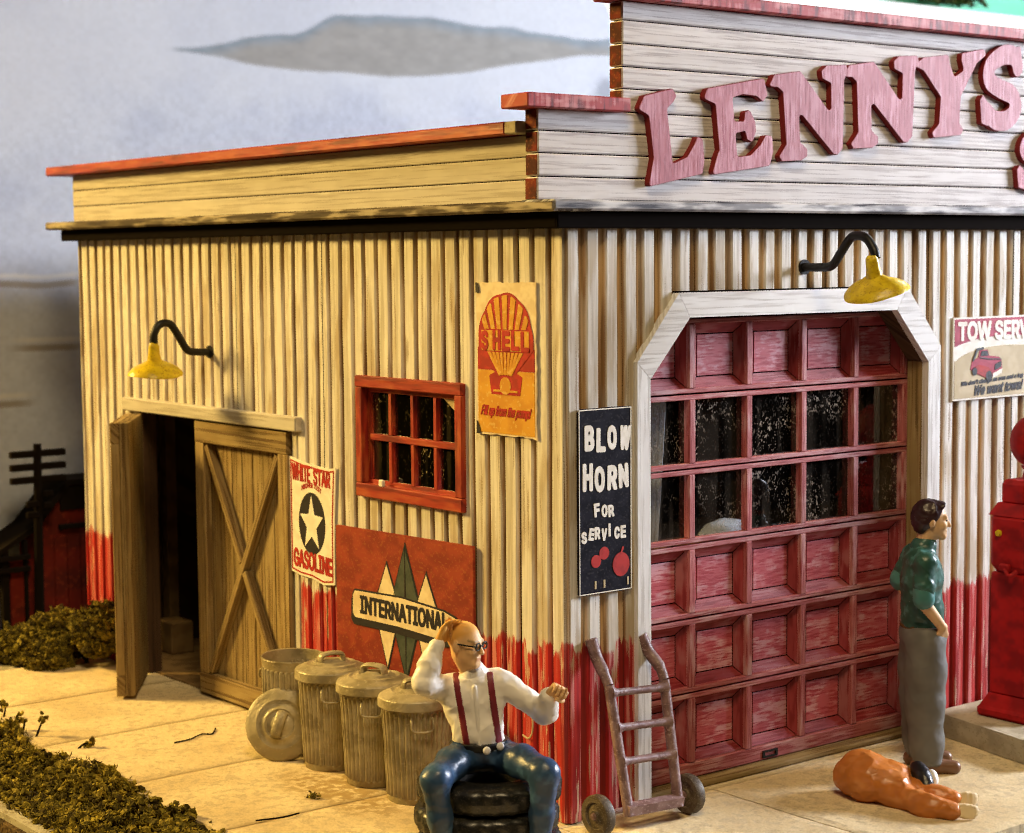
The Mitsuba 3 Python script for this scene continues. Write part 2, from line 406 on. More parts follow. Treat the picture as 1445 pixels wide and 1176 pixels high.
struct('road', cb([-2.1, -3.1, -0.097], [9, -1.62, -0.05], 0.005), 'asphalt')

pave = uniq('pavement')
labels[pave] = {'kind': 'structure', 'label': 'pavement of sandy concrete slabs round the garage'}


def rough_slab(x0, y0, x1, y1):
    nx, ny = max(2, int((x1 - x0) / 0.06)), max(2, int((y1 - y0) / 0.06))
    g = 0.004
    X, Y = np.meshgrid(np.linspace(x0 + g, x1 - g, nx), np.linspace(y0 + g, y1 - g, ny), indexing='ij')
    e = np.minimum(np.minimum(X - x0, x1 - X), np.minimum(Y - y0, y1 - Y))
    P = np.stack([X, Y, X * 0], -1)
    jit = (meshkit.fbm(P * 9.0, 3) - 0.5) * 0.018
    Z = (meshkit.fbm(P * 3, 3, 4) - 0.5) * 0.008 - 0.006 * (e < 0.01) + float(rng.normal(0, 0.0012))
    X = X + jit * (e < 0.01)
    top = np.stack([X, Y, Z], -1).reshape(-1, 3)
    i, j = np.meshgrid(np.arange(nx - 1), np.arange(ny - 1), indexing='ij')
    a = i * ny + j
    f = np.stack([a, a + ny, a + ny + 1, a + 1], -1).reshape(-1, 4)
    ring = np.r_[np.arange(nx) * ny, (nx - 1) * ny + np.arange(1, ny), (np.arange(nx - 2, -1, -1)) * ny + ny - 1, np.arange(ny - 2, 0, -1)]
    low = top[ring].copy()
    low[:, 2] = -0.095
    n0, m = len(top), len(ring)
    k = np.arange(m)
    f2 = np.stack([ring[k], n0 + k, n0 + (k + 1) % m, ring[(k + 1) % m]], -1)
    f = np.vstack([f, f2[:, ::-1]])
    return trimesh.Trimesh(np.vstack([top, low]), np.vstack([f[:, [0, 1, 2]], f[:, [0, 2, 3]]]), process=False)


ys = [-0.02 + 1.17 * i for i in range(0, 6)]
for a, b in zip(ys[:-1], ys[1:]):
    put(rough_slab(-1.56, a, 0.05, b), 'paving', pave, 'slab')
xs = [-1.56, -0.07, 1.10, 2.86, 4.3, 6.0]
for a, b in zip(xs[:-1], xs[1:]):
    put(rough_slab(a, -1.60, b, -0.02), 'paving', pave, 'slab')
put(rough_slab(0.05, -0.019, 6.0, 0.30), 'paving', pave, 'slab')
island = struct('pump_island', moved(prism(Polygon([(3.10, -0.05), (2.90, -1.02), (5.6, -1.15), (5.6, -0.05)]).buffer(-0.01).buffer(0.01), 0.15), frame_map([0, 0, 0.004], [1, 0, 0], [0, 1, 0], [0, 0, 1])), 'concrete')

# ------------------------------------------------------------------ the garage building
G = thing('repair_garage', 'repair garage clad in cream corrugated sheets with red painted foot and plank parapet', 'garage')
PITCH = 0.139


def rib(u, face):
    t = (u / PITCH) % 1.0
    e0, e1, e2 = (0.07, 0.73, 0.81) if face == 'left' else (0.08, 0.60, 0.69)
    k = np.minimum(np.clip(t / e0, 0, 1), np.clip((e2 - t) / (e2 - e1), 0, 1))
    return k


def sheet(face, u0, u1, zb, zt, lift=0.0):
    """one corrugated sheet; zb and zt functions of u or numbers"""
    zb = zb if callable(zb) else (lambda u, z=zb: z + 0 * u)
    zt = zt if callable(zt) else (lambda u, z=zt: z + 0 * u)
    k0, k1 = math.floor(u0 / PITCH), math.ceil(u1 / PITCH)
    base = np.array([0.0, 0.015, 0.055, 0.07, 0.085, 0.3, 0.5, 0.715, 0.73, 0.745, 0.795, 0.81, 0.825, 0.91, 0.985]) if face == 'left' else \
        np.array([0.0, 0.015, 0.065, 0.08, 0.095, 0.3, 0.45, 0.585, 0.60, 0.615, 0.675, 0.69, 0.705, 0.83, 0.985])
    us = np.unique(np.r_[u0, [(k + t) * PITCH for k in range(k0, k1 + 1) for t in base], u1])
    us = us[(us >= u0) & (us <= u1)]
    rows = np.linspace(0, 1, 12)
    U, Tt = np.meshgrid(us, rows, indexing='ij')
    Z = zb(U) + (zt(U) - zb(U)) * Tt
    h = rib(U, face)
    P = np.stack([U * 9, Z * 2.2, U * 0 + 3.3], -1)
    wob = (meshkit.fbm(P, 3) - 0.5) * 0.010
    h2 = np.clip(h, 0, 1)
    D = -0.009 + (0.025 if face == 'left' else 0.023) * h + wob + lift
    Uw = U + (meshkit.noise(np.stack([U * 5, Z * 3, U * 0], -1), 5) - 0.5) * 0.008 * ((U > u0) & (U < u1))
    if face == 'left':
        v = np.stack([-D, Uw, Z], -1)
    else:
        v = np.stack([Uw, -D, Z], -1)
    n, m = U.shape
    i, j = np.meshgrid(np.arange(n - 1), np.arange(m - 1), indexing='ij')
    a = i * m + j
    q = np.stack([a, a + m, a + m + 1, a + 1], -1).reshape(-1, 4)
    if face == 'left':
        q = q[:, ::-1]
    mesh = trimesh.Trimesh(v.reshape(-1, 3), np.vstack([q[:, [0, 1, 2]], q[:, [0, 2, 3]]]), process=False)
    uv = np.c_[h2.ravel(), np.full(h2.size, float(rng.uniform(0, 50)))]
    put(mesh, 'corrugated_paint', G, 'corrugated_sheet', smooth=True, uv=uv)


S = PITCH
WT = 3.31
cuts_front_l = [0.0, 0.2 + 0.075, 0.53]


def zdiag(u):
    return np.interp(u, [0.0, 0.529, 0.53, 0.845, 2.735, 3.056, 3.057, 9], [0, 0, 2.50, 2.87, 2.87, 2.50, 0, 0])


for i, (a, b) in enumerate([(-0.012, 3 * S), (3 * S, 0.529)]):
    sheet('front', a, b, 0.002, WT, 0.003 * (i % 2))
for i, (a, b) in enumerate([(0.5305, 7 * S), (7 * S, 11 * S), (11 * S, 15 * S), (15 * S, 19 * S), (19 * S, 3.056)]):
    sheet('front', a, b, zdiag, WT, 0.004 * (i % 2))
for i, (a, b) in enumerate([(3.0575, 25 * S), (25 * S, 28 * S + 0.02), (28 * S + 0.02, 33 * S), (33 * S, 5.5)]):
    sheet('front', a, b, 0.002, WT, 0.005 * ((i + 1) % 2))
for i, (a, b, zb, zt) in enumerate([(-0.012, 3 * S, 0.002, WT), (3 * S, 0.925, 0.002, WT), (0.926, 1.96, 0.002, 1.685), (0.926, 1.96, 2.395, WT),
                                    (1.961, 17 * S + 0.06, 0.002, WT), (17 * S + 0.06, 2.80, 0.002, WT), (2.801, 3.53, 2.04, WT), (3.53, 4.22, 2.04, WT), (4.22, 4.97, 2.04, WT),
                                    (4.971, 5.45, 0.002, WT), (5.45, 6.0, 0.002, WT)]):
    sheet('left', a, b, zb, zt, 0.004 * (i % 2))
# dark timber lining behind the sheets
lining = sbox(0.05, 0.0, 5.9, 3.3).difference(sbox(0.84, 0.9, 2.06, 2.42).intersection(sbox(0.93, 1.69, 1.97, 2.39))).difference(sbox(2.80, -1, 4.97, 2.04))
put(moved(prism(lining, 0.06), frame_map([0.035, 0, 0], [0, 1, 0], [0, 0, 1], [1, 0, 0])), 'dark_wood', G, 'wall', uv=None)
op = Polygon([(0.56, -1), (0.56, 2.48), (0.87, 2.83), (2.71, 2.83), (3.03, 2.48), (3.03, -1)])
lf = sbox(0.1, 0.0, 5.5, 3.3).difference(op)
put(moved(prism(lf, 0.06), frame_map([0, 0.035 + 0.06, 0], [1, 0, 0], [0, 0, 1], [0, -1, 0])), 'dark_wood', G, 'wall')
put(cb([5.42, 0.11, 0], [5.5, 5.9, 3.3]), 'dark_wood', G, 'wall')
put(cb([0.1, 5.9, 0], [5.5, 5.98, 3.3]), 'dark_wood', G, 'wall')
put(cb([0.051, 0.301, -0.09], [5.42, 5.9, 0.004]), 'crate_wood', G, 'floor')
put(cb([0.0, 0.34, 3.312], [5.5, 6.0, 3.40]), 'dark_wood', G, 'roof')
for x in np.arange(0.6, 5.2, 0.62):   # studs of the far wall seen through the panes
    put(cb([x, 5.78, 0.01], [x + 0.09, 5.895, 3.3]), 'crate_wood', G, 'stud')
for x in (1.25, 2.1, 2.95):
    put(cb([x, 1.9, 0.01], [x + 0.12, 2.02, 3.3]), 'crate_wood', G, 'post')

# cornice
wood_piece(cb([-0.182, -0.122, 3.392], [0.10, 6.24, 3.452], 0.012), 'cornice_brown', G, 'cornice', 1)
wood_piece(cb([-0.178, -0.126, 3.396], [5.5, 0.17, 3.456], 0.012), 'cornice_paint', G, 'cornice', 0)
put(cb([-0.10, -0.06, 3.302], [5.5, 0.10, 3.393], 0.006), 'shade_gap_black', G, 'fascia')  # shade strip under the cornice put in as black bands
put(cb([-0.103, -0.05, 3.304], [0.08, 6.12, 3.390], 0.006), 'shade_gap_black', G, 'fascia')
# parapet planks, front (set back) then left
zs = [3.456, 3.589, 3.717, 3.839, 3.962, 4.093, 4.217, 4.347, 4.477, 4.584]
for i, (a, b) in enumerate(zip(zs[:-1], zs[1:])):
    x0 = -0.04 if i < 4 else 0.58
    x0 += float(rng.uniform(-0.004, 0.004))
    m = cb([x0, 0.18 + float(rng.uniform(-0.002, 0.002)), a + 0.004], [5.5, 0.29, b - 0.003], 0.007)
    wood_piece(m, 'white_plank', G, 'plank', 0)
    put(cb([x0 - 0.003, 0.188, a + 0.010], [x0 + 0.001, 0.284, b - 0.010], 0.001), 'plank_end', G, 'plank_end')
zl = [3.452, 3.575, 3.70, 3.822]
for a, b in zip(zl[:-1], zl[1:]):
    m = cb([0.0 + float(rng.uniform(-0.003, 0.003)), 0.292, a + 0.003], [0.10, 6.10, b - 0.002], 0.005)
    wood_piece(m, 'cream_plank', G, 'plank', 1)
put(cb([0.01, 6.101, 3.456], [0.095, 6.106, 3.818], 0.001), 'plank_end', G, 'plank_end')
put(cb([0.012, 0.31, 3.453], [0.085, 6.05, 3.80], 0.001), 'shade_gap_black', G, 'parapet_core')
put(cb([0.0, 0.20, 3.456], [5.45, 0.275, 3.95], 0.001), 'shade_gap_black', G, 'parapet_core')
put(cb([0.60, 0.205, 3.96], [5.45, 0.27, 4.57], 0.001), 'shade_gap_black', G, 'parapet_core')
wood_piece(cb([-0.10, 0.40, 3.824], [0.16, 6.38, 3.896], 0.008), 'orange_trim', G, 'parapet_cap', 1)
put(cb([-0.101, 0.293, 3.826], [0.15, 0.399, 3.894], 0.006), 'concrete', G, 'cap_end')
wood_piece(cb([-0.17, 0.10, 3.957], [0.575, 0.34, 4.034], 0.006), 'red_trim', G, 'parapet_cap', 0)
wood_piece(cb([0.50, 0.10, 4.586], [5.5, 0.34, 4.656], 0.006), 'red_trim', G, 'parapet_cap', 0)

# front door casing: five white boards with mitred joints
ci = [(0.58, 0.03), (0.58, 2.455), (0.886, 2.795), (2.686, 2.795), (2.996, 2.455), (2.996, 0.03)]
co = [(0.478, 0.03), (0.478, 2.556), (0.800, 2.94), (2.784, 2.94), (3.118, 2.556), (3.118, 0.03)]
for i in range(5):
    pl = Polygon([ci[i], ci[i + 1], co[i + 1], co[i]]).buffer(-0.0012)
    m = prism(pl, 0.052)
    ax = 1 if i in (0, 4) else 0
    uv = grain(m, ax)
    put(moved(m, front_map(0, 0, 0.0)), 'white_trim', G, 'door_casing', uv=uv)
    cin = np.array([ci[i], ci[i + 1]])
    rv = Polygon([ci[i], ci[i + 1], np.array(ci[i + 1]) * .7 + np.array(co[i + 1]) * .3, np.array(ci[i]) * .7 + np.array(co[i]) * .3]).buffer(-0.003)
    m = prism(rv, 0.118)
    put(moved(m, front_map(0, 0, 0.122)), 'old_wood' if i in (0, 4) else 'dark_wood', G, 'door_jamb', uv=grain(m, ax))  # head and diagonal jambs darker, their shade put into the colour
    if i not in (2, 3):
        continue
    edge = LineString([co[i], co[i + 1]]).buffer(0.008, cap_style=2)
    put(moved(prism(edge, 0.04), front_map(0, 0, 0.005)), 'shade_gap_black', G, 'casing_black_line')  # thin black strip along the outer edge of the casing
wood_piece(cb([0.56, 0.03, 0.005], [3.02, 0.20, 0.035], 0.006), 'old_wood', G, 'threshold', 0)

# ---- the sectional garage door
DG = uniq(G + '__garage_door')
zsec = [0.112, 0.556, 1.002, 1.449, 1.895, 2.338, 2.784]
xcol = [0.598 + 0.478 * i for i in range(6)]
Y0 = 0.13
put([cb([0.50, Y0 + 0.006, 0.045], [xcol[0] - 0.022, Y0 + 0.05, 2.83]), cb([xcol[5] + 0.024, Y0 + 0.004, 0.045], [3.12, Y0 + 0.05, 2.83])], 'door_red', key=DG, label=None)
labels[DG] = {'label': 'sectional garage door of worn red panels with two rows of dirty panes'}
RW, SW = 0.034, 0.024    # half widths of rails and stiles
wood_piece(cb([xcol[0] - 0.02, Y0, 0.04], [xcol[5] + 0.02, Y0 + 0.05, zsec[0] - 0.004 + RW * 0.6], 0.004), 'door_red', DG, 'rail', 0)
for r in range(6):
    za, zb = zsec[r], zsec[r + 1]
    j = lambda s=0.0025: float(rng.uniform(-s, s))
    if r:
        wood_piece(cb([xcol[0] - 0.02, Y0 + j(), za + 0.006], [xcol[5] + 0.02, Y0 + 0.05, za + RW], 0.004), 'door_red', DG, 'rail', 0)
    wood_piece(cb([xcol[0] - 0.02, Y0 + j(), zb - RW], [xcol[5] + 0.02, Y0 + 0.05, zb - 0.005], 0.004), 'door_red', DG, 'rail', 0)
    lo = za + (RW if r else RW * 0.6)
    for c in range(6):
        wood_piece(cb([xcol[c] - SW, Y0 - 0.003 + j(0.002), lo], [xcol[c] + SW, Y0 + 0.05, zb - RW], 0.004), 'door_red', DG, 'stile', 2)
    for c in range(5):
        x0, x1, z0, z1 = xcol[c] + SW, xcol[c + 1] - SW, lo, zb - RW
        if r in (3, 4):
            g = trimesh.Trimesh([[x0 - .01, Y0 + 0.045, z0 - .01], [x1 + .01, Y0 + 0.045, z0 - .01], [x1 + .01, Y0 + 0.045, z1 + .01], [x0 - .01, Y0 + 0.045, z1 + .01]], [[0, 1, 2], [0, 2, 3]], process=False)
            put(g, 'door_glass', DG, 'pane')
            continue
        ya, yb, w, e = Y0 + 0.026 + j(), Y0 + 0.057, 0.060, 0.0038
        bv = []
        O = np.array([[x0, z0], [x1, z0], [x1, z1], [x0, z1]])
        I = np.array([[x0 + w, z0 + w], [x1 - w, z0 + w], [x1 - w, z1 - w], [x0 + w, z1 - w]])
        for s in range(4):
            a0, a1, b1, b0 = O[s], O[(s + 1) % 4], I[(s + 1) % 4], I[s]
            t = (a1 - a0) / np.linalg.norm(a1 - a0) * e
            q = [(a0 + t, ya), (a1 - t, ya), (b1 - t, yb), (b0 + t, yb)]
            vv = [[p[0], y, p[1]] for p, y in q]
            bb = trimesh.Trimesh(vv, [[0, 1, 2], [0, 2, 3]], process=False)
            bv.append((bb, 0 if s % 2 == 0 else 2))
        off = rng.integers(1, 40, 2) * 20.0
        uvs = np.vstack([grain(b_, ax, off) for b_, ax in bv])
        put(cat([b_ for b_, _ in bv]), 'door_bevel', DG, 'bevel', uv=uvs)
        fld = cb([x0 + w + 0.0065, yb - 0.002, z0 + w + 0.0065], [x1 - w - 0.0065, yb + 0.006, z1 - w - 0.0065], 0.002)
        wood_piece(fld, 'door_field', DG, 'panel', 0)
put([cb([xcol[0], Y0 + 0.072, 0.05], [xcol[5], Y0 + 0.08, zsec[3] - 0.03], .001), cb([xcol[0], Y0 + 0.072, zsec[5] + 0.03], [xcol[5], Y0 + 0.08, 2.80], .001)], 'shade_gap_black', DG, 'backing')
hx, hz = 1.735, 0.075
hr = prism(sbox(-0.065, -0.022, 0.065, 0.022).difference(sbox(-0.047, -0.011, 0.047, 0.011)), 0.012)
put(moved(hr, front_map(hx, hz, Y0 + 0.003)), 'black_paint', DG, 'pull_handle')

# ---- side window
WN = uniq(G + '__window')
wy0, wy1, wz0, wz1 = 0.89, 2.01, 1.657, 2.418
fw = 0.072
fr = [cb([-0.055, wy0, wz0], [0.03, wy1, wz0 + fw + 0.012], 0.006), cb([-0.053, wy0, wz1 - fw], [0.03, wy1, wz1], 0.006),
      cb([-0.051, wy0, wz0 + fw + 0.013], [0.03, wy0 + fw, wz1 - fw - 0.001], 0.006), cb([-0.050, wy1 - fw, wz0 + fw + 0.013], [0.03, wy1, wz1 - fw - 0.001], 0.006)]
put(fr, 'orange_trim', key=WN, uv=np.vstack([grain(m, a) for m, a in zip(fr, (1, 1, 2, 2))]))
labels[WN] = {'label': 'orange red framed side window of eight small dirty panes'}
iy0, iy1, iz0, iz1 = wy0 + fw, wy1 - fw, wz0 + fw, wz1 - fw
sash = [cb([-0.004, iy0, iz0], [0.03, iy1, iz0 + 0.035]), cb([-0.004, iy0, iz1 - 0.03], [0.03, iy1, iz1]), cb([-0.002, iy0, iz0 + .036], [0.03, iy0 + 0.03, iz1 - .031]), cb([-0.002, iy1 - 0.03, iz0 + .036], [0.03, iy1, iz1 - .031])]
put(sash, 'orange_trim', WN, 'sash', uv=np.vstack([grain(m, a) for m, a in zip(sash, (1, 1, 2, 2))]))
zm = 2.035
wood_piece(cb([-0.010, iy0 + .03, zm - 0.020], [0.03, iy1 - .03, zm + 0.020]), 'orange_trim', WN, 'glazing_bar', 1)
yc = np.linspace(iy0 + 0.015, iy1 - 0.015, 5)
for y in yc[1:-1]:
    for a, b in ((iz0 + 0.03, zm - 0.021), (zm + 0.021, iz1 - 0.03)):
        wood_piece(cb([-0.008, y - 0.018, a], [0.03, y + 0.018, b]), 'orange_trim', WN, 'glazing_bar', 2)
for a, b in zip(yc[:-1], yc[1:]):
    for z0, z1 in ((iz0, zm), (zm, iz1)):
        g = trimesh.Trimesh([[0.018, a, z0], [0.018, b, z0], [0.018, b, z1], [0.018, a, z1]], [[0, 1, 2], [0, 2, 3]], process=False)
        put(g, 'window_glass', WN, 'pane')
chip = trimesh.Trimesh([[0.016, 0.99, 2.33], [0.016, 1.19, 2.335], [0.016, 1.0, 2.22]], [[0, 1, 2]], process=False)
put(chip, 'sign_tan', WN, 'paper_scrap')
flake = cb([-0.06, 1.70, 1.735], [-0.035, 1.75, 1.78], 0.01)
put(flake, 'sign_white', WN, 'paint_flake')

# ---- double barn doors in the left wall
wood_piece(cb([-0.075, 2.69, 2.012], [0.03, 5.20, 2.108], 0.008), 'cream_plank', G, 'lintel', 1)
wood_piece(cb([-0.02, 2.76, 0.0], [0.034, 2.825, 2.01], 0.005), 'cream_plank', G, 'door_post', 2)
wood_piece(cb([-0.02, 4.965, 0.0], [0.034, 5.03, 2.01], 0.005), 'dark_wood', G, 'door_post', 2)
LW, LH = 1.26, 1.975


def barn_leaf(M, LW, label, thick=0.0):
    k = uniq(G + '__barn_door')
    n = 9
    mbase = moved(cb([0.0, 0.0, 0.036], [LW, LH, 0.05], 0.003), M)
    put(mbase, 'old_wood', key=k, uv=grain(cb([0.0, 0.0, 0.036], [LW, LH, 0.05], 0.003), 1))
    labels[k] = {'label': label}
    e = 0.125

    def pc(mesh, name, ax):
        put(moved(mesh, M), 'old_wood', k, name, uv=grain(mesh, ax))
    for i in range(n):
        a, b = i * LW / n, (i + 1) * LW / n
        pc(cb([a + .003, 0.002, 0.016 + float(rng.uniform(0, .004))], [b - .003, LH - .002, 0.0355], 0.003), 'board', 1)
    pc(cb([0, LH - 0.15, -0.048], [LW, LH, 0.0155], 0.005), 'rail', 0)
    pc(cb([0, 0, -0.047], [LW, 0.15, 0.0155], 0.005), 'rail', 0)
    pc(cb([0, 0.151, -0.045], [e, LH - 0.151, 0.0155], 0.005), 'stile', 1)
    pc(cb([LW - e, 0.151, -0.045], [LW, LH - 0.151, 0.0155], 0.005), 'stile', 1)
    for s in (0, 1):
        A = np.array([e + 0.02, 0.17]) if s == 0 else np.array([e + 0.02, LH - 0.17])
        Bp = np.array([LW - e - 0.02, LH - 0.17]) if s == 0 else np.array([LW - e - 0.02, 0.17])
        L_ = np.linalg.norm(Bp - A)
        d = (Bp - A) / L_
        Mb = frame_map([A[0], A[1], 0], [d[0], d[1], 0], [-d[1], d[0], 0], [0, 0, 1])
        segs = [(0, L_)] if s == 0 else [(0, L_ / 2 - 0.036), (L_ / 2 + 0.036, L_)]
        for (q0, q1) in segs:
            mm = cb([q0, -0.026, -0.043 + 0.001 * s], [q1, 0.026, 0.0155], 0.004)
            put(moved(moved(mm, Mb), M), 'old_wood', k, 'brace', uv=grain(mm, 0))
    if thick:
        pc(cb([0.0, 0.001, 0.051], [LW, LH - .001, 0.051 + thick], 0.004), 'back_frame', 1)
    return k


# local u along the leaf, v up, w inwards; outside face is w<0
barn_leaf(frame_map([-0.005, 4.10, 0.022], [0, -1, 0], [0, 0, 1], [1, 0, 0]), LW, 'closed olive brown barn door leaf with crossed braces')
ang = math.atan2(-0.830, -0.557)
eu = np.array([math.cos(ang), math.sin(ang), 0])
ew = np.array([eu[1], -eu[0], 0])    # inside face turned to the opening
ew = np.cross(eu, [0, 0, 1.0])
barn_leaf(frame_map(np.array([-0.03, 4.945, 0.022]) + ew * 0.085, eu, [0, 0, 1], -ew), 0.82, 'open barn door leaf swung out over the pavement', 0.035)

# ------------------------------------------------------------------ raised lettering on the parapet
LT = thing('name_sign', 'dusty rose raised wooden slab letters reading LENNYS on the front parapet', 'sign letters')


def blob(x0, y0, x1, y1):
    return sbox(x0, y0, x1, y1)


def P_(*pts):
    return Polygon(pts)


glyph = {}
glyph['L'] = unary_union([sbox(.14, 0.06, .46, .95), P_((-.02, .83), (.10, .97), (.58, 1.0), (.64, .90), (.56, .83), (.46, .78), (.14, .74)), P_((.0, .0), (.95, .0), (1.0, .14), (1.0, .40), (.90, .44), (.84, .36), (.70, .24), (.44, .20), (.44, .30), (.14, .30), (.06, .14))])
glyph['E'] = unary_union([sbox(.16, .05, .46, .95), P_((-.02, .86), (.05, .98), (1.0, 1.0), (1.04, .80), (.95, .72), (.84, .80), (.62, .84), (.44, .82), (.20, .76)), P_((.0, .0), (.98, .02), (1.06, .18), (1.06, .36), (.94, .38), (.84, .28), (.66, .18), (.40, .18), (.14, .26)), P_((.40, .42), (.40, .58), (.60, .56), (.62, .66), (.72, .68), (.80, .54), (.80, .42), (.72, .30), (.62, .34), (.60, .44))])
glyph['N'] = unary_union([P_((-.05, .86), (.05, 1.0), (.40, 1.0), (.80, .48), (.80, .80), (.68, .86), (.66, .96), (.74, 1.02), (1.02, 1.0), (1.06, .92), (1.0, .82), (1.0, .05), (.92, -.02), (.84, .0), (.36, .52), (.36, .20), (.46, .12), (.46, .02), (.36, -.02), (.06, .0), (.02, .08), (.14, .20), (.14, .78), (.08, .84))])
glyph['Y'] = unary_union([P_((-.06, .90), (.10, 1.0), (.48, 1.0), (.50, .88), (.58, .72), (.70, .78), (.66, .90), (.66, 1.0), (1.02, 1.02), (1.06, .92), (.92, .84), (.70, .46), (.70, .14), (.78, .06), (.74, -.02), (.26, -.02), (.22, .06), (.34, .16), (.36, .48), (.10, .82))])
sc_ = LineString(spline([(.90, .74), (.84, .87), (.55, .91), (.24, .80), (.22, .62), (.46, .50), (.76, .40), (.84, .24), (.64, .10), (.36, .10), (.16, .22)], 10))
glyph['S'] = unary_union([sc_.buffer(.135), P_((.74, .98), (1.0, 1.0), (1.02, .66), (.94, .62), (.80, .74)), P_((.0, .38), (.08, .46), (.18, .36), (.30, .20), (.18, .02), (.04, .06))])
quads = {  # TL, TR, BR, BL in (x, z) on the parapet face
    'L': [(.653, 4.068), (1.137, 4.145), (1.198, 3.625), (.737, 3.536)], 'E': [(1.174, 4.131), (1.682, 4.21), (1.747, 3.67), (1.238, 3.614)],
    'N': [(1.73, 4.229), (2.398, 4.33), (2.386, 3.777), (1.796, 3.701)], 'N2': [(2.398, 4.323), (3.076, 4.427), (3.049, 3.872), (2.438, 3.796)],
    'Y': [(3.076, 4.409), (3.764, 4.498), (3.70, 3.95), (3.10, 3.89)], 'S': [(3.727, 4.484), (4.169, 4.555), (4.206, 4.004), (3.727, 3.975)],
    'S2': [(4.136, 3.973), (4.60, 4.02), (4.64, 3.60), (4.136, 3.562)]}
for k, q in quads.items():
    pg = glyph[k[0]].buffer(0.02).buffer(-0.058).buffer(0.03, 6).simplify(0.004)
    tl, tr, br, bl = map(np.array, q)

    def bil(c):
        u, v = c[:, :1], c[:, 1:]
        return (1 - u) * (1 - v) * bl + u * (1 - v) * br + u * v * tr + (1 - u) * v * tl
    pieces = []
    for g in getattr(pg, 'geoms', [pg]):
        pieces.append(Polygon(bil(np.array(g.exterior.coords))))
    pg2 = unary_union(pieces).buffer(0)
    top = prism(pg2.buffer(-0.003), 0.010)
    uv = grain(top, 1)
    lk = put(moved(top, front_map(0, 0, 0.148)), 'rose_paint', LT, 'letter', uv=uv)
    put(moved(prism(pg2, 0.040), front_map(0, 0, 0.1835)), 'letter_edge', lk, 'letter_side')

# ------------------------------------------------------------------ signs
def sign(name, label, M, cat_='sign'):
    k = thing(name, label, cat_)

    def add(part, mesh, m, w=0.0, uv=None):
        mm = mesh.copy()
        mm.vertices = mm.vertices + [0, 0, w]
        return put(moved(mm, M), m, k, part)
    return k, add


def jag(poly, amp=0.004, step=0.02, seed=1):
    r = np.random.default_rng(seed)
    ln = poly.exterior
    n = max(8, int(ln.length / step))
    return Polygon([(ln.interpolate(i / n, normalized=True).x + r.normal(0, amp), ln.interpolate(i / n, normalized=True).y + r.normal(0, amp)) for i in range(n)]).buffer(0)


FT = 0.0025
# yellow shell poster; local (0,0) bottom left: y .76, z 2.135
W_, H_ = 0.54, 0.87
_, add = sign('shell_poster', 'tall yellow poster with a red scallop emblem reading SHELL on the left wall', left_map(0.757, 2.138, -0.024), 'poster')
add('paper', prism(jag(sbox(0, 0, W_, H_), 0.003, 0.03, 3), 0.008), 'sign_cream')
add('yellow_panel', prism(sbox(0.012, 0.012, W_ - .012, 0.37), FT), 'sign_gold', 0.008)
add('red_band', prism(sbox(0.012, 0.372, W_ - .012, 0.50), FT), 'sign_red', 0.008)


def shell_outline(s=1.0):
    pts = []
    for t in np.linspace(-8, 188, 60):
        a = math.radians(t)
        r = 0.245 * (1 + 0.035 * abs(math.cos(a * 4.5)))
        pts.append((0.27 + s * r * math.cos(a), 0.53 + s * 0.275 * (1 + 0.035 * abs(math.cos(a * 4.5))) * math.sin(a)))
    pts += [(0.27 - s * .10, .36), (.27 - s * .15, .34), (.27 - s * .13, .235), (.27 + s * .13, .235), (.27 + s * .15, .34), (.27 + s * .10, .36)]
    return Polygon(pts).buffer(0)


add('shell_outline', prism(shell_outline(1.0), FT), 'sign_red', 0.0105)
rays = []
for i in range(9):
    t = math.radians(180 - (i + 0.5) * 20)
    d = np.array([math.cos(t) * 0.225, math.sin(t) * 0.26])
    b0 = np.array([0.27, 0.33]) + np.array([math.cos(t) * 0.055, 0.02])
    tip = np.array([0.27, 0.535]) + d
    n_ = np.array([-d[1], d[0]]) / np.linalg.norm(d)
    w_ = 0.021
    rays.append(Polygon([b0 - n_ * .005, tip - n_ * w_, tip + d * 0.06, tip + n_ * w_, b0 + n_ * .005]).buffer(0.003))
for ry in rays:
    rg = ry.intersection(shell_outline(0.95)).difference(sbox(0, .475, 1, .605))
    for g_ in getattr(rg, 'geoms', [rg]):
        if g_.area > 2e-5:
            add('shell_ray', prism(g_, FT), 'sign_gold', 0.013 + 0.0002 * (len(taken) % 3))
add('shell_base', prism(Point(.27, .285).buffer(.05).union(sbox(.16, .25, .38, .262)), FT), 'sign_gold', 0.013)
add('lettering_field', prism(sbox(.055, .482, .485, .598), FT), 'sign_gold', 0.013)
for i, ch in enumerate('SHELL'):
    add('lettering', moved(text(ch, 0.074 if ch != 'S' else .064, 0.115, fat=.005), frame_map([0.055 + i * 0.085 + (0.02 if i else 0), 0.482 + (0.004 if i % 2 else 0), 0], [1, 0, 0], [0, 1, 0], [0, 0, 1])), 'sign_red', 0.0155)
add('lettering', moved(text('Fill up from the pump!', 0.45, 0.075, bold=True, shear=0.35, fat=.0015), frame_map([0.03, .095, 0], [1, 0, 0], [0, 1, 0], [0, 0, 1])), 'sign_red', 0.0105)
for (x, y) in ((0.0, 0.0), (0.0, H_ - .06)):
    add('burnt_corner', prism(Polygon([(x, y), (x + .035, y), (x + .03, y + .03), (x + .012, y + .07), (x, y + .075)]).intersection(sbox(0.001, 0.001, W_, H_ - .002)), FT), 'sign_ink', 0.0135)

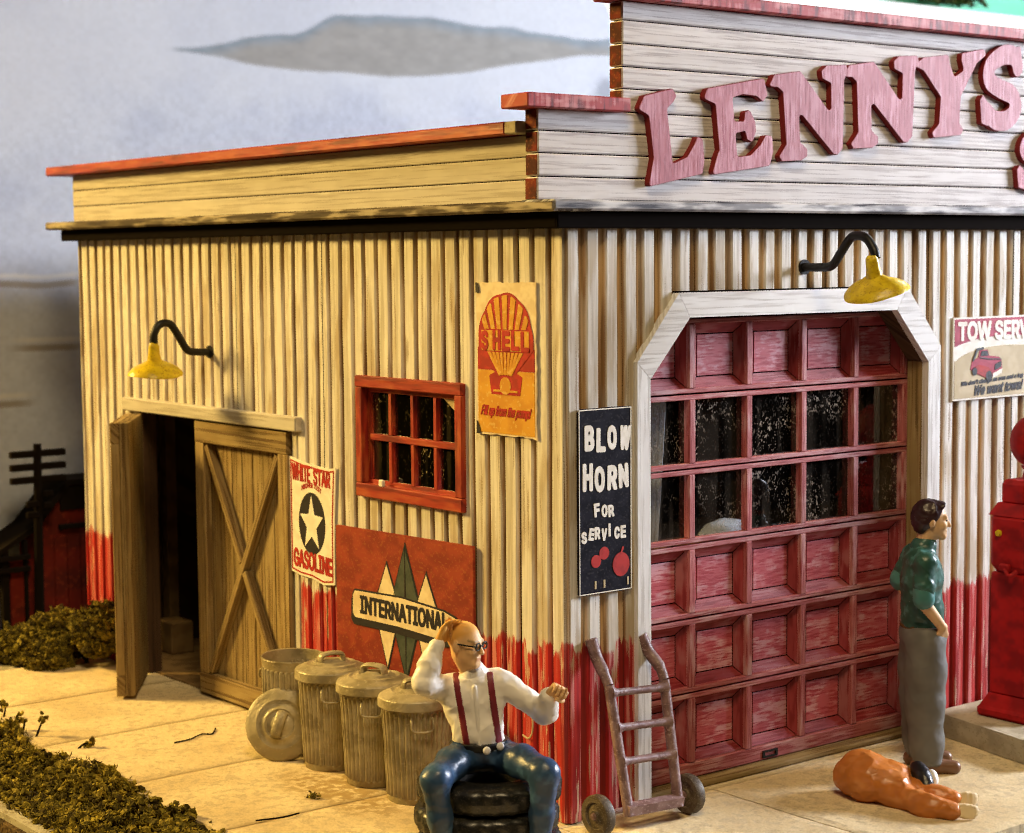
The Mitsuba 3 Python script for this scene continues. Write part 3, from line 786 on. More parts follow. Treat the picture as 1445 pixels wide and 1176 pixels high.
# white star gasoline sign: y 2.835..2.29, z 1.06..1.83
_, add = sign('star_gasoline_sign', 'cream and red sign with a star in a black disc reading WHITE STAR GASOLINE', left_map(2.835, 1.055, -0.026))
W_, H_ = 0.545, 0.775
outline = Polygon([(0, 0.02), (.12, .0), (.26, -.004), (.4, -.03), (.53, -.012), (.535, .4), (.56, .75), (.47, .735), (.33, .745), (.16, .758), (0.0, .785)])
add('paper', prism(outline.buffer(0.002), 0.008), 'sign_white')
add('border', prism(outline.buffer(-0.014).difference(outline.buffer(-0.024)), FT), 'sign_red', 0.008)
disc = affinity.scale(Point(.27, .36).buffer(1, 32), .160, .205)
add('black_disc', prism(disc, FT), 'sign_ink', 0.008)
st = []
for i in range(10):
    r_ = 1.0 if i % 2 == 0 else 0.42
    a = math.radians(90 + i * 36)
    st.append((.27 + r_ * .145 * math.cos(a), .355 + r_ * .19 * math.sin(a)))
add('star', prism(Polygon(st), FT), 'sign_white', 0.0105)
add('lettering', moved(text('WHITE', 0.228, 0.115, bold=False, fat=.005), frame_map([.03, .632, 0], [1, -0.03, 0], [0, 1, 0], [0, 0, 1])), 'sign_red', 0.008)
add('lettering', moved(text('STAR', 0.205, 0.115, bold=False, fat=.005), frame_map([.295, .616, 0], [1, -0.03, 0], [0, 1, 0], [0, 0, 1])), 'sign_red', 0.008)
add('lettering', moved(text('GASOLINE', 0.47, 0.125, bold=False, fat=.006), frame_map([.035, .055, 0], [1, -0.05, 0], [0, 1, 0], [0, 0, 1])), 'sign_red', 0.008)
add('lettering', moved(text('HIGHER TEST', 0.24, 0.034, arc=lambda t: 0.03 * (1 - (2 * t - 1) ** 2)), frame_map([.15, .568, 0], [1, -0.02, 0], [0, 1, 0], [0, 0, 1])), 'sign_red', 0.008)

# rust red INTERNATIONAL board: y 2.245..0.785, z .42..1.46
tilt = math.radians(0.9)
_, add = sign('international_board', 'large rust red board with diamonds and a banner reading INTERNATIONAL behind the bins', frame_map([-0.040, 2.243, 0.40], [0, -math.cos(tilt), math.sin(tilt) * 1.3], [0, 0, 1], [-1, 0, 0]))
W_, H_ = 1.46, 1.045
add('board', prism(sbox(0, 0, W_, H_).buffer(-.01).buffer(.01), 0.018), 'sign_rust')


def dia(cx, cy, w, h0, h1):
    return Polygon([(cx, cy + h1), (cx + w, cy), (cx, cy - h0), (cx - w, cy)])


for cx, w, h0, h1, c in ((.575, .135, .37, .27, 'sign_cream'), (.995, .13, .36, .25, 'sign_cream'), (.775, .165, .42, .40, 'sign_green')):
    d = dia(cx, .575, w, h0, h1)
    add('diamond_edge', prism(d.buffer(.012, join_style=2), FT), 'sign_ink', 0.018)
    add('diamond', prism(d, FT), c, 0.0205)
    if c == 'sign_green':
        add('diamond_ridge', prism(Polygon([(cx, .975), (cx + .012, .57), (cx, .16), (cx - .010, .57)]), FT), 'sign_ink', 0.0225)
ban = Polygon([(.20, .50), (.225, .475), (.7, .475), (1.15, .455), (1.29, .475), (1.315, .52), (1.29, .60), (1.18, .625), (.74, .655), (.225, .645), (.205, .62)])
add('banner_edge', prism(affinity.translate(ban, -.012, -.035).union(ban).buffer(.012), FT), 'sign_ink', 0.0232)
add('banner', prism(ban, FT), 'sign_cream', 0.0257)
add('lettering', moved(text('INTERNATIONAL', 0.94, 0.120, bold=False, fat=.006), frame_map([.285, .505, 0], [1, -0.0, 0], [0, 1, 0], [0, 0, 1])), 'sign_ink', 0.0280)

# BLOW HORN board: x .055..0.449, z 1.278..2.315
_, add = sign('blow_horn_board', 'narrow black board hand lettered BLOW HORN FOR SERVICE with red cherries beside the garage door', front_map(0.055, 1.278, -0.024))
W_, H_ = 0.394, 1.037
add('board', prism(jag(sbox(0, 0, W_, H_), 0.0012, .04, 5), 0.012), 'sign_black')
add('border', prism(sbox(.004, .004, W_ - .004, H_ - .004).difference(sbox(.009, .009, W_ - .011, H_ - .010)), FT), 'sign_white', 0.012)


def handtext(add, s, x, y, w, h, seed, m='sign_white', w0=0.012):
    r = np.random.default_rng(seed)
    n = len(s)
    for i, ch in enumerate(s):
        a = r.normal(0, 0.05)
        wid = w / n * (0.84 if ch not in 'I' else 0.3) * (1.15 if ch == 'W' else 1)
        mm = text(ch, wid, h * r.uniform(.92, 1.05), fat=0.0065 if h > .1 else 0.0035) if ch != 'I' else prism(sbox(.008, 0, .008 + h * .17, h).buffer(.002), .003)
        add('lettering', moved(mm, frame_map([x + i * w / n, y + r.normal(0, .006), 0], [math.cos(a), math.sin(a), 0], [-math.sin(a), math.cos(a), 0], [0, 0, 1])), m, w0)


handtext(add, 'BLOW', .045, .795, .335, .145, 11)
handtext(add, 'HORN', .030, .575, .355, .150, 12)
handtext(add, 'FOR', .115, .425, .155, .075, 13)
handtext(add, 'SERVICE', .020, .30, .335, .070, 14)
ap = affinity.scale(Point(.31, .15).buffer(1), .062, .068)
add('cherry', prism(Point(.125, .185).buffer(.036), FT), 'sign_red', 0.012)
add('cherry', prism(Point(.185, .225).buffer(.036), FT), 'sign_red', 0.012)
add('apple', prism(ap, FT), 'sign_red', 0.012)
add('stalk', prism(LineString([(.31, .21), (.325, .245)]).buffer(.006), FT), 'sign_red', 0.0125)
for x in (.115, .18, .355):
    add('paint_drip', prism(sbox(x, .03, x + .012, .075), FT), 'sign_tan', 0.012)

# TOW SERVICE poster: x 3.268..4.4, z 2.18..2.72
_, add = sign('tow_service_poster', 'crimson and tan poster with a red truck headed TOW SERVICE right of the garage door', front_map(3.266, 2.185, -0.026), 'poster')
W_, H_ = 1.17, 0.545
add('paper', prism(sbox(0, 0, W_, H_), 0.008), 'sign_white')
add('tan_panel', prism(sbox(.01, .012, W_ - .01, .26).union(affinity.scale(Point(.56, .23).buffer(1, 32), .55, .12)).intersection(sbox(.01, .012, W_ - .01, .6)), FT), 'sign_tan', 0.008)
arch = affinity.scale(Point(.56, .25).buffer(1, 48), .70, .165)
add('crimson_band', prism(sbox(.012, .24, W_ - .012, H_ - .012).difference(arch), FT), 'sign_crimson', 0.008)
add('lettering', moved(text('TOW SERVICE', 1.00, 0.130, fat=.005), frame_map([.040, .388, 0], [1, 0, 0], [0, 1, 0], [0, 0, 1])), 'sign_white', 0.0105)
tb = Polygon([(.17, .20), (.19, .255), (.25, .275), (.27, .325), (.35, .325), (.37, .285), (.47, .275), (.50, .25), (.505, .19), (.47, .155), (.36, .135), (.25, .165)])
add('truck_body', prism(tb, FT), 'sign_crimson', 0.0105)
add('truck_glass', prism(Polygon([(.275, .285), (.285, .318), (.345, .318), (.36, .285)]), FT), 'sign_ink', 0.013)
add('truck_wing', prism(Polygon([(.20, .20), (.25, .225), (.36, .205), (.40, .165), (.33, .145), (.25, .170)]).buffer(.004), FT), 'sign_red', 0.0128)
add('truck_shade', prism(LineString([(.27, .275), (.37, .262), (.49, .258)]).buffer(.004), FT), 'sign_ink', 0.0134)
add('truck_boom', prism(LineString([(.20, .26), (.24, .33), (.30, .335)]).buffer(.008), FT), 'sign_ink', 0.0133)
for x, y, r_ in ((.365, .150, .034), (.215, .185, .026)):
    add('truck_wheel', prism(Point(x, y).buffer(r_), FT), 'sign_ink', 0.013)
add('truck_bumper', prism(Polygon([(.405, .135), (.50, .165), (.505, .195), (.41, .165)]), FT), 'sign_white', 0.0132)
add('truck_grille', prism(Polygon([(.425, .185), (.495, .205), (.495, .245), (.43, .225)]), FT), 'sign_ink', 0.0133)
add('lettering', moved(text("We don't charge an arm and a leg", 0.66, 0.038, shear=0.3, fat=.0015), frame_map([.07, .085, 0], [1, 0.05, 0], [0, 1, 0], [0, 0, 1])), 'sign_ink', 0.0105)
add('lettering', moved(text('We want tows!', 0.52, 0.070, shear=0.35, fat=.002), frame_map([.20, .022, 0], [1, 0.04, 0], [0, 1, 0], [0, 0, 1])), 'sign_ink', 0.0105)

# ------------------------------------------------------------------ gooseneck lamps
def gooseneck(label, M, arm, shade_at, tilt, roll=0.0):
    k = thing('wall_lamp', label, 'wall lamp', 'gooseneck lamps on the garage walls')
    put(moved(tube(spline(arm, 10), 0.027, 10), M), 'black_paint', k, 'arm', smooth=50)
    pr = [(0.035, 0.0), (0.125, -0.012), (0.178, -0.020), (0.192, -0.016), (0.186, 0.0), (0.160, 0.028), (0.12, 0.052), (0.075, 0.068), (0.048, 0.085), (0.040, 0.13), (0.036, 0.185), (0.024, 0.20), (0.0, 0.202)]
    pr = [(r, z) for r, z in pr]
    r_ = np.random.default_rng(3)
    ph = r_.uniform(0, 6, 3)
    sh = lathe([(0.0, 0.03), (0.08, 0.02)] + pr[1:], 40, lambda th, R, Z: R * (1 + 0.02 * np.sin(3 * th + ph[0]) + 0.012 * np.sin(7 * th + ph[1])))
    sh.vertices[:, 2] += 0.008 * np.sin(2 * np.arctan2(sh.vertices[:, 1], sh.vertices[:, 0]) + 1)
    c, s = math.cos(tilt), math.sin(tilt)
    Rm = np.array([[c, 0, s], [0, 1, 0], [-s, 0, c]])
    Rx = np.array([[1, 0, 0], [0, math.cos(roll), -math.sin(roll)], [0, math.sin(roll), math.cos(roll)]])
    sh.vertices = sh.vertices @ (Rx @ Rm).T + np.array(shade_at)
    put(moved(sh, M), 'yellow_enamel', k, 'shade', smooth=40)
    put(moved(lathe([(0, -0.0), (0.045, 0), (0.045, 0.012), (0.0, 0.012)], 20), M @ frame_map([0, 0, 0], [0, 1, 0], [0, 0, 1], [1, 0, 0])), 'black_paint', k, 'wall_plate')
    return k


# local x out of the wall, z up
arm1 = [(-0.03, 0, 0), (0.10, 0, 0.003), (0.18, 0, 0.02), (0.24, 0, 0.11), (0.31, 0, 0.205), (0.39, 0, 0.205), (0.435, 0, 0.14), (0.44, 0, 0.04)]
gooseneck('yellow gooseneck lamp over the barn doors', frame_map([-0.02, 3.90, 2.497], [-1, 0, 0], [0, -1, 0], [0, 0, 1]), arm1, (0.44, 0, -0.125), 0.05, -.08)
arm2 = [(-0.03, 0, 0), (0.14, 0, -0.002), (0.25, 0, 0.01), (0.33, 0, 0.09), (0.42, 0, 0.175), (0.53, 0, 0.17), (0.60, 0, 0.10), (0.62, 0, 0.05)]
gooseneck('yellow gooseneck lamp over the red garage door', frame_map([1.862, -0.02, 3.074], [0, -1, 0], [1, 0, 0], [0, 0, 1]) @ frame_map([0, 0, 0], [math.cos(.10), -math.sin(.10), 0], [math.sin(.10), math.cos(.10), 0], [0, 0, 1]), arm2, (0.625, 0, -0.135), 0.05, 0.26)

# ------------------------------------------------------------------ dustbins
def bin_body(n=170):
    pr = [(0.0, 0.012), (0.165, 0.012), (0.172, 0.0), (0.176, 0.02), (0.178, 0.035)] + [(0.178 + 0.022 * t, 0.035 + 0.515 * t) for t in np.linspace(0.02, 0.98, 10)] + \
         [(0.200, 0.55), (0.203, 0.565), (0.208, 0.60), (0.212, 0.607), (0.209, 0.615), (0.200, 0.612), (0.196, 0.58), (0.19, 0.45), (0.17, 0.06), (0.0, 0.05)]
    idx = np.arange(len(pr))

    def mod(th, R, Z):
        k = ((idx >= 5) & (idx <= 14))[:, None] * 1.0
        return R + k * 0.0078 * np.sign(np.sin(34 * th)) * np.abs(np.sin(34 * th)) ** 0.5
    return lathe(pr, n, mod)


def bin_lid():
    pr = [(0.0, 0.028), (0.20, 0.0), (0.222, -0.045), (0.230, -0.045), (0.229, 0.0), (0.222, 0.012), (0.20, 0.022), (0.17, 0.030), (0.160, 0.040), (0.150, 0.042), (0.14, 0.036), (0.115, 0.040), (0.105, 0.052), (0.095, 0.054), (0.085, 0.046), (0.06, 0.05), (0.045, 0.062), (0.03, 0.064), (0.0, 0.060)]
    return lathe(pr, 56)


def lid_handle():
    pts = spline([(-0.075, 0, 0.045), (-0.07, 0, 0.085), (-0.03, 0, 0.098), (0.03, 0, 0.098), (0.07, 0, 0.085), (0.075, 0, 0.045)], 5)
    m = tube(pts, 0.015, 8)
    m.vertices[:, 1] *= 2.2
    return m


def bin_bail(th, z):
    c, s = math.cos(th), math.sin(th)
    M = frame_map([0.203 * c, 0.203 * s, z], [-s, c, 0], [c, s, 0], [0, 0, 1])
    m = tube(spline([(-0.06, -0.01, 0.02), (-0.062, 0.022, 0.0), (-0.055, 0.032, -0.045), (0, 0.034, -0.055), (0.055, 0.032, -0.045), (0.062, 0.022, 0.0), (0.06, -0.01, 0.02)], 5), 0.0075, 8)
    return moved(m, M)


def dent(m, seed, amp=0.010):
    P = m.vertices * 5 + seed * 3.1
    m.vertices[:, :2] *= 1 + (meshkit.fbm(P, 2, seed)[:, None] - 0.5) * amp * 6
    m.vertices += (meshkit.fbm(m.vertices * 22 + seed, 2, seed + 3)[:, None] - 0.5) * 0.006
    return m


bins = [((-0.33, 2.36, 0.0), 0, 0, 'open lidless grey dustbin nearest the barn door', None), ((-0.335, 1.88, 0.0), 1, 0.5, 'lidded dustbin just right of the open one with its bail handle facing out', -2.15),
        ((-0.34, 1.405, 0.005), 2, -0.5, 'middle lidded dustbin with a ribbed body and no handle in view', 0.9), ((-0.345, 0.955, 0.0), 3, 0.2, 'lidded dustbin behind the seated man with a bail handle facing out', -2.05)]
for (pos, seed, yaw, lab, hth) in bins:
    k = thing('dustbin', lab, 'dustbin', 'grey ribbed dustbins along the left wall')
    R_ = trimesh.transformations.rotation_matrix(yaw, [0, 0, 1])
    tl = np.eye(4)
    tl[:3, 3] = pos
    tilt_ = trimesh.transformations.rotation_matrix(float(rng.normal(0, 0.015)), [1, 0.4, 0])
    M = tl @ tilt_
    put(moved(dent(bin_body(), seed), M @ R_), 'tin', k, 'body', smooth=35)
    if seed:
        lid = put(moved(dent(moved(bin_lid(), frame_map([0, 0, .607], [1, 0, 0], [0, 1, 0], [0, 0, 1])), seed + 9), M), 'tin', k, 'lid', smooth=40)
        put(moved(moved(lid_handle(), frame_map([0, 0, .607], [math.cos(yaw - .7), math.sin(yaw - .7), 0], [-math.sin(yaw - .7), math.cos(yaw - .7), 0], [0, 0, 1])), M), 'tin', lid, 'handle', smooth=50)
    for h in ([hth, hth + math.pi] if hth is not None else [1.9, 1.9 + math.pi]):
        put(moved(bin_bail(h, 0.50), M), 'tin', k, 'bail_handle', smooth=50)
k = thing('loose_lid', 'loose round dustbin lid standing on edge against the bins', 'lid')
zz = np.array([-0.66, -0.70, 0.27]); zz /= np.linalg.norm(zz)
xx = np.cross([0, 0, 1.0], zz); xx /= np.linalg.norm(xx)
Ml = frame_map([-0.515, 2.20, 0.222], xx, np.cross(zz, xx), zz)
put(moved(dent(bin_lid(), 21), Ml), 'tin', k, 'lid_plate', smooth=40)
put(moved(lid_handle(), Ml @ trimesh.transformations.rotation_matrix(1.3, [0, 0, 1])), 'tin', k, 'handle', smooth=50)

# ------------------------------------------------------------------ tyres under the seated man
RB = np.array([[.785, -.6195, 0], [-.6195, -.785, 0], [0, 0, 1.0]])   # rows: picture right, towards the viewer, up
SEAT = np.array([-0.65, -0.12, 0.0])
for i in range(3):
    k = thing('tyre', ['bottom worn black tyre of the stack the man sits on', 'middle worn black tyre of the stack the man sits on', 'top worn black tyre right under the seated man'][i], 'tyre', 'stacked tyres under the seated man')
    pr = []
    for t in np.linspace(0, 2 * np.pi, 22):
        c, s = math.cos(t), math.sin(t)
        pr.append((0.275 + 0.105 * np.sign(c) * abs(c) ** 0.7, 0.075 + 0.074 * np.sign(s) * abs(s) ** 0.6))
    ty = lathe(pr[::-1], 72, lambda th, R, Z: R + (R > 0.35) * 0.006 * np.sign(np.sin(24 * th + (Z > 0.075) * 1.5)))
    off = rng.normal(0, 0.018, 2)
    put(moved(ty, frame_map(SEAT + [off[0] - 0.02, off[1], 0.002 + 0.148 * i], RB[0], -RB[1], [0, 0, 1])), 'tyre_rubber', key=k, smooth=45)

# ------------------------------------------------------------------ hand truck
k = thing('hand_truck', 'rusty rose two wheeled hand truck leaning on the front wall by the corner', 'hand truck')
BL, BR, TL_, TR_ = np.array([.145, -.345, .10]), np.array([.505, -.355, .085]), np.array([.158, -.165, .79]), np.array([.56, -.18, .765])
put(tube(spline([BL, BL * .5 + TL_ * .5, TL_], 4), 0.030, 8), 'truck_metal', k, 'side_rail', smooth=50)
put(tube(spline([BR, BR * .5 + TR_ * .5, TR_], 4), 0.030, 8), 'truck_metal', k, 'side_rail', smooth=50)
put(tube(spline([TL_, TL_ + [-.005, .04, .07], [.158, -.062, .93], [.142, -.035, 1.03]], 6), [0.030] * 6 + [0.035] * 13, 9), 'truck_metal', k, 'handle', smooth=50)
put(tube(spline([TR_, TR_ + [.0, .04, .07], [.545, -.068, .91], [.515, -.035, 1.005]], 6), [0.030] * 6 + [0.035] * 13, 9), 'truck_metal', k, 'handle', smooth=50)
for t in (0.94, 0.67, 0.41):
    a, b = BL + (TL_ - BL) * t, BR + (TR_ - BR) * t
    put(tube([a, a + (b - a) * .07, a + (b - a) * .14, a * .5 + b * .5, a + (b - a) * .86, a + (b - a) * .93, b], [.042, .032, .022, .021, .022, .032, .042], 10), 'truck_metal', k, 'rung', smooth=50)
pl = trimesh.convex.convex_hull(np.array([BL + [-.02, .01, .0], BR + [.02, .01, 0], BL + [-.02, .02, .07], BR + [.02, .02, .07], BL + [-.02, -.02, .0], BR + [.02, -.02, 0], BL + [-.02, -.03, .055], BR + [.02, -.03, .055]]))
put(pl, 'truck_metal', k, 'base_plate')
put(tube([[-.03, -.27, .113], [.66, -.285, .113]], 0.016, 8), 'truck_metal', k, 'axle')
for (x, y) in ((-0.015, -0.272), (0.645, -0.286)):
    pr = [(0, -.03), (.03, -.034), (.035, -.02), (.07, -.016), (.075, -.028), (.108, -.030), (.114, -.015), (.114, .015), (.108, .03), (.075, .028), (.07, .016), (.035, .02), (.03, .034), (0, .03)]
    w = put(moved(lathe(pr, 40), frame_map([x, y, .116], [0, 1, 0], [0, 0, 1], [1, -0.02, 0])), 'truck_wheel', k, 'wheel', smooth=40)
    put(moved(lathe([(0, -.044), (.018, -.042), (.022, -.03), (.022, .03), (.018, .042), (0, .044)], 16), frame_map([x, y, .116], [0, 1, 0], [0, 0, 1], [1, 0, 0])), 'truck_metal', w, 'hub', smooth=40)

# ------------------------------------------------------------------ fuel pump
k = thing('fuel_pump', 'old red fuel pump with a round globe on the concrete island', 'fuel pump')
px0, px1, py0, py1, zb = 3.28, 3.74, -0.62, -0.34, 0.156


def rbox(x0, y0, z0, x1, y1, z1, b):
    return cb([x0, y0, z0], [x1, y1, z1], b)


put(rbox(px0 - .06, py0 - .06, zb, px1 + .06, py1 + .06, zb + .07, .02), 'pump_red', k, 'base')
put(trimesh.convex.convex_hull(np.array([[x, y, z] for z, e in ((zb + .07, .04), (zb + .15, .0)) for x in (px0 - e, px1 + e) for y in (py0 - e, py1 + e)])), 'pump_red', k, 'plinth')
put(rbox(px0, py0, zb + .15, px1, py1, 1.10, .012), 'pump_red', k, 'column')
put(rbox(px0 - .02, py0 - .02, 1.10, px1 + .02, py1 + .02, 1.50, .05), 'pump_red', k, 'cabinet')
put(trimesh.convex.convex_hull(np.array([[x, y, z] for z, e in ((1.47, .012), (1.55, -.03)) for x in (px0 - e, px1 + e) for y in (py0 - e, py1 + e)])), 'pump_red', k, 'shoulder')
put(rbox(px0 + .035, py0 + .035, 1.53, px1 - .035, py1 - .035, 1.70, .03), 'pump_red', k, 'neck')
put(moved(lathe([(0, 0), (.06, 0), (.05, .05), (.07, .08), (0, .085)], 24), frame_map([.5 * (px0 + px1), .5 * (py0 + py1), 1.70], [1, 0, 0], [0, 1, 0], [0, 0, 1])), 'pump_red', k, 'collar', smooth=40)
gl = trimesh.creation.icosphere(3, 0.165)
gl.vertices[:, 1] *= 0.75
put(moved(gl, frame_map([.5 * (px0 + px1) - .0, .5 * (py0 + py1), 1.94], [1, 0, 0], [0, 1, 0], [0, 0, 1])), 'pump_red', k, 'globe', smooth=True)
put([rbox(px0 - .055, -.52, 1.12, px0 - .018, -.44, 1.17, .01), tube(spline([(px0 - .04, -.48, 1.14), (px0 - .06, -.53, 1.10), (px0 - .03, -.57, 1.13)], 5), .014, 8)], 'pump_red', k, 'nozzle_bracket')
put(moved(lathe([(0, 0), (.022, 0), (.018, .02), (0, .022)], 14), frame_map([px0 - .02, -.42, 1.36], [0, 1, 0], [0, 0, 1], [-1, 0, 0])), 'yellow_enamel', k, 'dial_knob')


# ------------------------------------------------------------------ figures: smooth union of bones, surface nets
def surfnet(D, lo, h):
    nx, ny, nz = D.shape
    offs = list(itertools.product((0, 1), repeat=3))
    c = [D[i:nx - 1 + i, j:ny - 1 + j, k:nz - 1 + k] for i, j, k in offs]
    neg = sum((x < 0).astype(np.int8) for x in c)
    mask = (neg > 0) & (neg < 8)
    ids = np.full(mask.shape, -1, np.int64)
    n = int(mask.sum())
    ids[mask] = np.arange(n)
    vals = [x[mask] for x in c]
    acc, cnt = np.zeros((n, 3)), np.zeros(n)
    for a in range(8):
        for b in range(a + 1, 8):
            d = np.abs(np.subtract(offs[a], offs[b])).sum()
            if d != 1:
                continue
            va, vb = vals[a], vals[b]
            cr = (va < 0) != (vb < 0)
            t = va[cr] / (va[cr] - vb[cr])
            acc[cr] += np.array(offs[a]) + t[:, None] * (np.array(offs[b]) - np.array(offs[a]))
            cnt[cr] += 1
    v = np.asarray(lo) + h * (np.argwhere(mask) + acc / cnt[:, None])
    faces = []
    for ax in range(3):
        sl = lambda s, e=None: slice(s, e)
        i0 = [slice(1, -1)] * 3
        i1 = [slice(1, -1)] * 3
        i0[ax], i1[ax] = slice(0, -1), slice(1, None)
        s = D[tuple(i0)] < 0
        e = D[tuple(i1)] < 0
        for flip, msk in ((False, s & ~e), (True, ~s & e)):
            idx = np.argwhere(msk)
            if not len(idx):
                continue
            u, w = (ax + 1) % 3, (ax + 2) % 3
            base = idx.copy()
            for q in (u, w):
                base[:, q] += 1
            qs = []
            for du, dw in ((-1, -1), (0, -1), (0, 0), (-1, 0)):
                cc = base.copy()
                cc[:, u] += du
                cc[:, w] += dw
                qs.append(ids[cc[:, 0], cc[:, 1], cc[:, 2]])
            q = np.stack(qs, 1)
            faces.append(q[:, ::-1] if flip else q)
    f = np.vstack(faces)
    f = f[(f >= 0).all(1)]
    return v, np.vstack([f[:, [0, 1, 2]], f[:, [0, 2, 3]]])


class Body:
    """bones: ('c', a, b, ra, rb, k) tapered capsule, ('e', centre, radii, axes, k) ellipsoid; ops applied in order"""

    def __init__(self, pad=0.0):
        self.b, self.pad = [], pad

    def cap(self, a, b, ra, rb=None, k=0.02):
        self.b.append(('c', np.array(a, float), np.array(b, float), ra, ra if rb is None else rb, k))
        return self

    def ell(self, c, r, R=None, k=0.02):
        self.b.append(('e', np.array(c, float), np.array(r, float), np.eye(3) if R is None else np.array(R), k))
        return self

    def chain(self, pts, rs, k=0.02):
        for i in range(len(pts) - 1):
            self.cap(pts[i], pts[i + 1], rs[i], rs[i + 1], k)
        return self

    def mesh(self, h, ops=(), grow=0.0, bounds=None):
        pts = []
        for o in self.b:
            if o[0] == 'c':
                r = max(o[3], o[4]) + grow
                pts += [o[1] - r, o[1] + r, o[2] - r, o[2] + r]
            else:
                r = o[2].max() + grow
                pts += [o[1] - r, o[1] + r]
        pts = np.array(pts)
        lo, hi = pts.min(0) - 0.03, pts.max(0) + 0.03
        if bounds is not None:
            lo, hi = np.maximum(lo, bounds[0]), np.minimum(hi, bounds[1])
        n = np.ceil((hi - lo) / h).astype(int) + 1
        ax = [lo[i] + h * np.arange(n[i]) for i in range(3)]
        D = np.full(n, 0.2, np.float32)
        for o in self.b:
            if o[0] == 'c':
                r = max(o[3], o[4]) + grow + 0.06
                bl, bh = np.minimum(o[1], o[2]) - r, np.maximum(o[1], o[2]) + r
            else:
                r = o[2].max() + grow + 0.06
                bl, bh = o[1] - r, o[1] + r
            i0 = np.clip(np.floor((bl - lo) / h).astype(int), 0, n)
            i1 = np.clip(np.ceil((bh - lo) / h).astype(int) + 1, 0, n)
            if (i1 <= i0).any():
                continue
            X, Y, Z = np.meshgrid(*[ax[q][i0[q]:i1[q]].astype(np.float32) for q in range(3)], indexing='ij', sparse=True)
            if o[0] == 'c':
                a, d = o[1], o[2] - o[1]
                L2 = max(d @ d, 1e-9)
                t = np.clip(((X - a[0]) * d[0] + (Y - a[1]) * d[1] + (Z - a[2]) * d[2]) / L2, 0, 1)
                s = np.sqrt((X - a[0] - t * d[0]) ** 2 + (Y - a[1] - t * d[1]) ** 2 + (Z - a[2] - t * d[2]) ** 2) - (o[3] + (o[4] - o[3]) * t) - grow
            else:
                c, rr, R = o[1], o[2] + grow, o[3]
                q = [(X - c[0]) * R[i, 0] + (Y - c[1]) * R[i, 1] + (Z - c[2]) * R[i, 2] for i in range(3)]
                k0 = np.sqrt(sum((q[i] / rr[i]) ** 2 for i in range(3)))
                k1 = np.sqrt(sum((q[i] / rr[i] ** 2) ** 2 for i in range(3))) + 1e-9
                s = k0 * (k0 - 1) / k1
            sl = tuple(slice(i0[q], i1[q]) for q in range(3))
            cur = D[sl]
            k = o[-1]
            hh = np.clip(k - np.abs(cur - s), 0, None) / max(k, 1e-6)
            D[sl] = np.minimum(cur, s) - hh * hh * k * 0.25
        X, Y, Z = np.meshgrid(*[a.astype(np.float32) for a in ax], indexing='ij', sparse=True)
        for op_ in ops:
            D = np.maximum(D, op_(X, Y, Z).astype(np.float32))
        for q in range(3):
            e = [slice(None)] * 3
            for side in (0, -1):
                e[q] = side
                D[tuple(e)] = np.maximum(D[tuple(e)], 0.001)
        return surfnet(D, lo, h)


def axes_of(fwd, up=(0, 0, 1)):
    f = np.array(fwd, float)
    f /= np.linalg.norm(f)
    r = np.cross(f, up)
    r /= np.linalg.norm(r)
    return np.array([r, f, np.cross(r, f)])


def add_head(B, c, A, s=1.0, neck=None, lip=True):
    c = np.array(c)
    g = lambda x, y, z: c + s * (np.array([x, y, z]) @ A)
    B.ell(g(0, -.014, .030), np.array([.074, .094, .086]) * s, A, .01)
    B.ell(g(0, .022, -.030), np.array([.061, .070, .085]) * s, A, .03)
    B.cap(g(-.012, .068, -.098), g(.012, .068, -.098), .022 * s, None, .03)
    B.cap(g(0, .088, .006), g(0, .107, -.030), .009 * s, .0135 * s, .012)
    B.cap(g(-.04, .078, .024), g(.04, .078, .024), .010 * s, None, .02)
    B.ell(g(-.036, .066, -.028), np.array([.022, .02, .02]) * s, A, .02)
    B.ell(g(.036, .066, -.028), np.array([.022, .02, .02]) * s, A, .02)
    B.cap(g(-.018, .086, -.062), g(.018, .086, -.062), .0065 * s, None, .006)
    B.cap(g(-.015, .084, -.074), g(.015, .084, -.074), .007 * s, None, .006)
    for q in (-1, 1):
        B.ell(g(q * .076, -.010, -.008), np.array([.012, .02, .033]) * s, A, .008)
    if neck is not None:
        B.cap(g(0, -.02, -.06), neck, .052 * s, .056 * s, .03)
    return g


